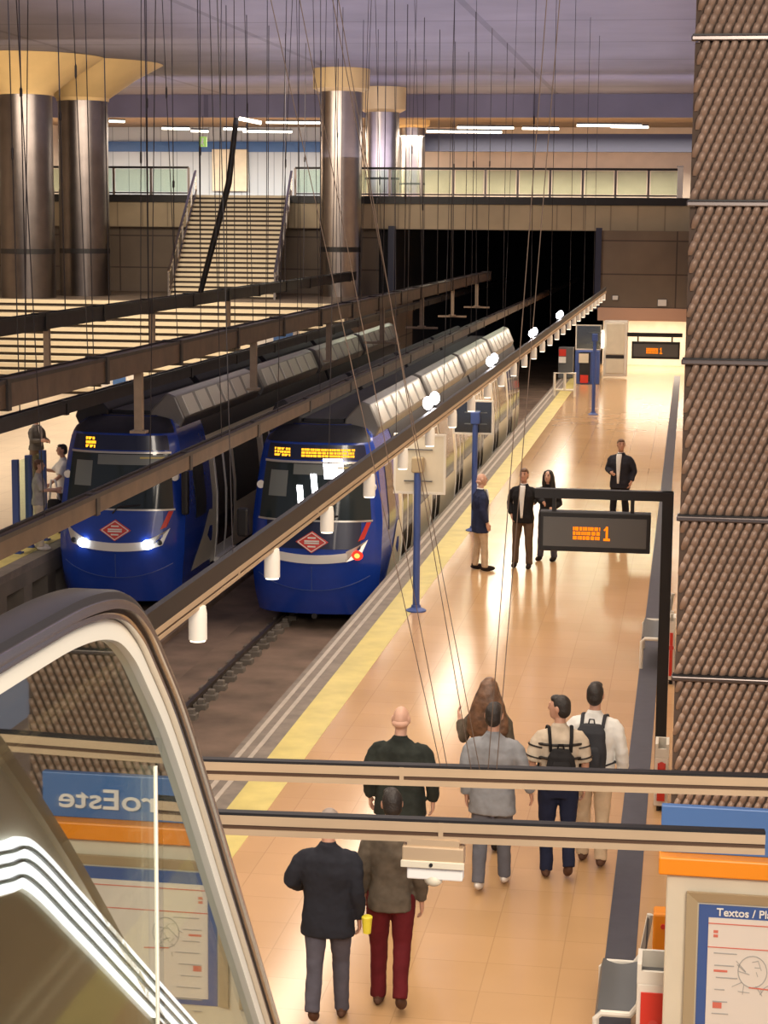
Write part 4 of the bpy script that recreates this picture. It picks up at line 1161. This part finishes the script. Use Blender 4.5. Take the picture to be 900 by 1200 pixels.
    if stripes:
        st = MB()
        for z in (1.06, 1.19, 1.32): st.rings([(0, 0, z-.009, .213*w, .150), (0, 0, z+.009, .213*w, .150)], 30)
        obj('stripe_bands', st, M['hairdark'], to, 1)
        for sd in (-1, 1):
            sh, el, wr = A[sd]; q = MB()
            for k in (.35, .75): q.tube([sh.lerp(el, k), sh.lerp(el, k+.05)], .086, 16)
            obj('stripe_bands', q, M['hairdark'], to, 1)
    # collar
    cl = MB().tube([(0, -.012, 1.455), (0, -.006, 1.50)], [.070, .060], 18)
    obj('collar', cl, M[shirt or top], root, 1)
    if shirt:
        def fr(u, v):
            z = hem+.10+(1.47-hem-.10)*v; hwid = .018+.036*min(1, v*1.1)*(1 if v < .93 else .8)
            x = (u-.5)*2*hwid
            yy = .158-.030*max(0, (z-1.30)/.17)**1.5-.004-.5*x*x*6 if z > 1.2 else .156-.3*x*x*6-.010*(1.2-z)
            return (x, yy, z)
        obj('shirt_front', MB().grid(fr, 7, 14, (0, -.03, 0)), M[shirt], root, 1)
    # ---- trousers
    tr = MB()
    tr.rings([(0, 0, .80, .150, .115), (0, 0, .88, .172, .125), (0, 0, .97, .165, .118), (0, 0, 1.02, .155, .108)], 24)
    for sd in (-1, 1):
        hip, kn, an, lift = J[sd]
        tr.tube([hip+Vector((0, 0, .02)), hip+Vector((sd*.004, 0, -.10)), hip.lerp(kn, .6), kn, kn.lerp(an, .4), an+Vector((0, -.004, -.015))], [.098, .100, .086, .072, .066, .060], 16)
    remesh('trousers', tr, M[trs], root, vox, 4, .022)
    for sd in (-1, 1):
        hip, kn, an, lift = J[sd]
        q = MB(); c = Vector((an.x, an.y+.055, .048))
        q.ell(c, (.045, .140, .050), 18, 12)
        q.ell(Vector((an.x, an.y-.01, .075)), (.042, .058, .06), 14, 10)
        q.v = [Vector((v.x, v.y, max(.0, v.z))) for v in q.v]
        if lift:
            a_ = min(.9, lift*5.5); o_ = Vector((an.x, an.y+.17, .0))
            nv = []
            for v in q.v:
                r = v-o_; nv.append(o_+Vector((r.x, r.y*math.cos(a_)+r.z*math.sin(a_)*1, -r.y*math.sin(a_)+r.z*math.cos(a_))))
            q.v = nv
        obj('shoe', q, M[shoe], root, 1)
    return root

def cloth(n, c, var=.12): M[n] = mat(n, c, .85, var=var, scale=9, spec=.2)
cloth('j_navy', (.018, .019, .026)); cloth('j_tweed', (.095, .075, .055), .3); cloth('j_green', (.022, .026, .022), .3)
cloth('s_grey', (.23, .235, .25)); cloth('s_cream', (.52, .43, .33)); cloth('s_white', (.70, .69, .66), .05)
cloth('j_blue', (.022, .028, .065)); cloth('j_black', (.013, .012, .013)); cloth('j_dark', (.022, .022, .03))
cloth('t_grey', (.085, .08, .10)); cloth('t_maroon', (.105, .010, .013)); cloth('t_midgrey', (.12, .12, .14)); cloth('t_jeans', (.014, .018, .042))
cloth('t_beige', (.52, .39, .26)); cloth('t_brown', (.115, .075, .05)); cloth('t_black', (.013, .012, .015)); cloth('s_grey2', (.36, .33, .32)); cloth('s_olive', (.10, .09, .08)); cloth('t_cream', (.6, .5, .38))
cloth('shoe_white', (.68, .62, .56)); cloth('shoe_brown', (.10, .05, .032)); cloth('shoe_black', (.02, .014, .012)); cloth('pack_black', (.016, .015, .016)); cloth('pack_grey', (.035, .036, .042))
M['yellowcup'] = mat('yellow_cup', (.72, .62, .05), .4)
def at_head(px, py, H): return at_Z(px, py, H)
def P(px, py, H):
    q = at_Z(px, py, H); return Vector((q.x, q.y, 0))
D = math.radians
# near group, walking away
p1 = at_Z(384, 1197, 0)
person('person in dark navy suit jacket and grey trousers holding a yellow cup', p1, D(4), 1.66, 'j_navy', 't_grey', 'shoe_brown', hair='hairgrey', legs=((-.20, .02, .09), (.10, .02, 0)),
       arms={-1: ((-.30, -.02, 1.17), (-.235, .17, 1.06)), 1: ((.235, -.06, 1.12), (.245, .02, .86))}, hem=.74, wide=1.12, head_tilt=.55)
p2 = at_Z(457, 1181, 0); p2.z = 0
person('person in brown tweed jacket and maroon trousers', p2, D(2), 1.74, 'j_tweed', 't_maroon', 'shoe_brown', hair='hairdark', legs=((.06, .02, 0), (-.22, .05, .10)),
       arms={-1: ((-.22, -.03, 1.13), (-.22, .08, .90)), 1: ((.225, -.05, 1.12), (.235, .02, .87))}, hem=.82, wide=.92, head_yaw=.3)
p3 = P(470, 829, 1.76)
person('bald person in dark green jacket walking beyond the crossing trays', p3, D(-3), 1.76, 'j_green', 't_black', 'shoe_black', skin='skin2', style='bald', legs=((.10, .02, 0), (-.12, .02, .03)),
       arms={-1: ((-.285, -.03, 1.14), (-.285, .06, .90)), 1: ((.30, -.05, 1.14), (.29, .03, .90))}, hem=.78, wide=1.22)
p4 = P(579, 825, 1.74)
person('person in loose grey shirt, grey trousers and white shoes', p4, D(-2), 1.74, 's_grey', 't_midgrey', 'shoe_white', legs=((-.14, .02, .04), (.16, .03, .02)),
       arms={-1: ((-.25, -.05, 1.13), (-.24, .0, .89)), 1: ((.30, -.04, 1.15), (.34, .06, .93))}, hem=.74, wide=1.12)
p5 = P(573, 797, 1.68)
person('person with big long brown hair walking ahead of the grey shirt', p5, D(0), 1.68, 'j_tweed', 't_grey', 'shoe_black', hair='hairlong', style='mane', legs=((.08, .02, 0), (-.1, .02, .02)),
       arms={-1: ((-.25, 0, 1.15), (-.30, .12, 1.30)), 1: ((.22, -.03, 1.12), (.22, .02, .88))}, wide=.9)
p6 = P(657, 816, 1.73)
person('person in cream striped top, jeans and small black backpack', p6, D(8), 1.73, 's_cream', 't_jeans', 'shoe_brown', head_yaw=D(62), legs=((.02, .02, .0), (-.16, .04, .09)),
       arms={-1: ((-.25, -.03, 1.13), (-.26, .03, .88)), 1: ((.24, -.03, 1.12), (.24, .03, .88))}, hem=.90, wide=1.05, sleeve=False, stripes=True)
p7 = P(698, 801, 1.76)
person('person in white shirt and beige trousers with large dark backpack', p7, D(-6), 1.76, 's_white', 't_beige', 'shoe_brown', legs=((.10, .02, 0), (-.1, .02, .02)),
       arms={-1: ((-.27, -.02, 1.14), (-.26, .10, .93)), 1: ((.27, -.03, 1.13), (.27, .04, .90))}, hem=.80, wide=1.08)
# group by the train
p8 = at_Z(562, 668, 0)
person('balding person in navy coat and beige trousers standing side on', p8, D(-68), 1.70, 'j_blue', 't_beige', 'shoe_black', skin='skin2', style='bald', hair='hairgrey', hem=.70, wide=1.05, face=True, vox=.013, shirt='s_white', legs=((-.05, 0, 0), (.06, 0, 0)))
p9 = at_Z(612, 665, 0)
person('person in open black jacket, white shirt and brown trousers', p9, D(172), 1.76, 'j_black', 't_brown', 'shoe_black', hair='hairbrown', hem=.80, face=True, vox=.013, shirt='s_white', legs=((.05, 0, 0), (.0, 0, 0)),
       arms={-1: ((-.31, .02, 1.21), (-.40, .18, 1.19)), 1: ((.27, -.09, 1.14), (.205, .03, .93))})
p10 = at_Z(641, 657, 0)
person('person in black with long dark hair beside the open jacket', p10, D(160), 1.64, 'j_black', 't_grey', 'shoe_black', skin='skin2', hair='hairdark', style='long', hem=.86, face=True, vox=.013,
       arms={1: ((.27, .02, 1.16), (.22, .22, 1.12)), -1: ((-.22, -.02, 1.12), (-.17, .16, 1.05))}, wide=.92)
p11 = P(728, 515, 1.76)
person('person in dark suit and white shirt standing alone farther down the platform', p11, D(165), 1.76, 'j_dark', 't_black', 'shoe_black', hair='hairbrown', hem=.78, face=True, vox=.013, shirt='s_white', head_yaw=D(25), wide=1.08,
       arms={1: ((.26, .02, 1.14), (.12, .22, 1.10)), -1: ((-.27, -.06, 1.13), (-.24, .04, .92))})
# left platform
person('person in dark shirt standing under the left conductor rail', P(42, 484, 1.74), D(-110), 1.74, 's_olive', 't_brown', 'shoe_black', face=True, vox=.014, shirt='s_grey2', hem=.92, arms={1: ((.22, .05, 1.15), (.14, .25, 1.15)), -1: ((-.22, .05, 1.14), (-.10, .26, 1.12))})
person('person in pale grey shirt beside the glass screen', P(45, 539, 1.66), D(-75), 1.66, 's_grey2', 't_cream', 'shoe_white', skin='skin2', hair='hairbrown', face=True, vox=.014, hem=.88, sleeve=False, arms={1: ((.22, .10, 1.18), (.16, .32, 1.20)), -1: ((-.22, .08, 1.14), (-.14, .30, 1.12))})
person('person in white shirt partly hidden by the left train', P(73, 521, 1.72), D(120), 1.72, 's_white', 't_black', 'shoe_black', face=True, vox=.014, sleeve=False, arms={1: ((.24, .12, 1.20), (.20, .36, 1.25)), -1: ((-.24, .10, 1.16), (-.20, .30, 1.0))})

# bags and held things (their own things)
def backpack(label, owner, heading, z0, z1, w, d, mt, s):
    root = bpy.data.objects.new('backpack', None); C.objects.link(root); root.location = owner; root.rotation_euler = (0, 0, heading); root.scale = (s, s, s)
    ORG[root.name] = Vector((0, 0, 0)); tag(root, label, 'backpack')
    zc = (z0+z1)/2; y = -.150
    b = MB().rings([(0, y-d*.30, z0, w*.34, d*.28), (0, y-d*.42, z0+.05, w*.48, d*.46), (0, y-d*.45, zc, w*.5, d*.5), (0, y-d*.40, z1-.08, w*.46, d*.42), (0, y-d*.28, z1-.01, w*.30, d*.25)], 24)
    remesh('bag_body', b, mt, root, .011, 5, .02)
    fp = MB().rings([(0, y-d*.86, z0+.06, w*.28, d*.10), (0, y-d*.93, z0+.12, w*.34, d*.14), (0, y-d*.93, zc, w*.34, d*.12), (0, y-d*.84, zc+.05, w*.26, d*.08)], 20)
    obj('front_pocket', fp, mt, root, 1)
    for sd in (-1, 1):
        obj('strap', MB().tube([(sd*w*.34, y-.01, z1-.05), (sd*.10, -.13, 1.40), (sd*.105, -.05, 1.475), (sd*.11, .06, 1.455), (sd*.13, .155, 1.30), (sd*.17, .13, 1.12), (sd*.20, -.02, 1.02), (sd*w*.36, y-.02, z0+.08)], .017, 8, .009), mt, root, 1)
    obj('loop', MB().tube([(-.03, y-.03, z1-.02), (-.02, y-.03, z1+.03), (.02, y-.03, z1+.03), (.03, y-.03, z1-.02)], .008, 6), mt, root, 1)
    return root
backpack('small black backpack worn over the cream striped top', p6, D(8), .98, 1.31, .27, .13, M['pack_black'], 1.73/1.75)
bp = backpack('large dark grey backpack worn over the white shirt', p7, D(-6), .93, 1.43, .30, .17, M['pack_grey'], 1.0)
t = thing('yellow_cup', 'yellow cup held low in the right hand of the suited person', 'cup', (0, 0, 0))
cq = at_Y(430, 1085, p1.y-.02); t.location = cq; ORG[t.name] = cq
obj('cup', MB().lathe(cq, [(.030, -.055), (.040, .06), (.036, .06), (.03, .0)], 20), M['yellowcup'], t, 2)
obj('lid', MB().lathe(cq, [(.042, .058), (.042, .070), (.034, .078)], 20), M['yellowcup'], t, 2)
hb_ = thing('handbag', 'black shoulder bag hanging beside the pale grey shirt', 'bag', at_Y(64, 600, 35.0))
q = ORG[hb_.name]
obj('bag_body', MB().rings([(q.x, q.y, q.z-.02, .12, .06), (q.x, q.y, q.z+.05, .16, .08), (q.x, q.y, q.z+.22, .13, .06), (q.x, q.y, q.z+.25, .10, .04)], 18), M['pack_black'], hb_, 1)
obj('strap', MB().tube([(q.x-.1, q.y, q.z+.22), (q.x-.06, q.y, q.z+.62), (q.x+.02, q.y, q.z+.62), (q.x+.1, q.y, q.z+.22)], .02, 8), M['white'], hb_, 1)

# ================================================================== light
W = bpy.data.worlds.new('world'); SC.world = W; W.use_nodes = True
W.node_tree.nodes['Background'].inputs[0].default_value = (.75, .70, .85, 1)
W.node_tree.nodes['Background'].inputs[1].default_value = .25
def area(name, loc, sx, sy, power, col, rot=(0, 0, 0), spread=None):
    L = bpy.data.lights.new(name, 'AREA'); L.shape = 'RECTANGLE'; L.size = sx; L.size_y = sy; L.energy = power; L.color = col
    if spread: L.spread = spread
    o = bpy.data.objects.new(name, L); C.objects.link(o); o.location = loc; o.rotation_euler = rot; return o
WARM = (1, .84, .66)
area('platform_fill', (-4.5, 42, 3.3), .5, 66, 900, WARM)  # unseen area light added for the pale streak on the floor
area('platform_fill', (-1.9, 42, 5.6), 2.6, 70, 1500, WARM, spread=D(120))  # wide unseen area light added to brighten the platform evenly
area('left_platform_strip', (-17, 38, 5.2), 3, 50, 2300, WARM, spread=D(125))
area('upper_hall', (-16, 94.6, 10.3), 36, 2.5, 9000, (1, .88, .72))
area('stair_light', (-20, 62, 10.5), 16, 4, 2200, WARM, (D(35), 0, 0))
area('recess_light', (-1.4, 81.8, zl2-.02), 4, 3, 420, (1, .86, .7))
area('ceiling_wash', (-8, 45, 8.6), 18, 70, 3900, (.82, .78, 1), (math.pi, 0, 0))  # unseen upward area light added to brighten the ceiling
area('concourse_fill', (3.2, -1.5, 10.2), 6, 5, 2600, (1, .88, .74), (D(42), 0, D(22)))  # unseen area light added behind the camera to brighten the foreground
area('ceiling_wash', (-12, 81.5, 9.0), 34, 2, 900, (.80, .74, 1), (D(120), 0, 0))  # second unseen area light, added to lift the far ceiling band
SC.view_settings.view_transform = 'Standard'; SC.view_settings.look = 'None'; SC.view_settings.gamma = 1
SC.view_settings.use_curve_mapping = False; SC.view_settings.exposure = 0.0
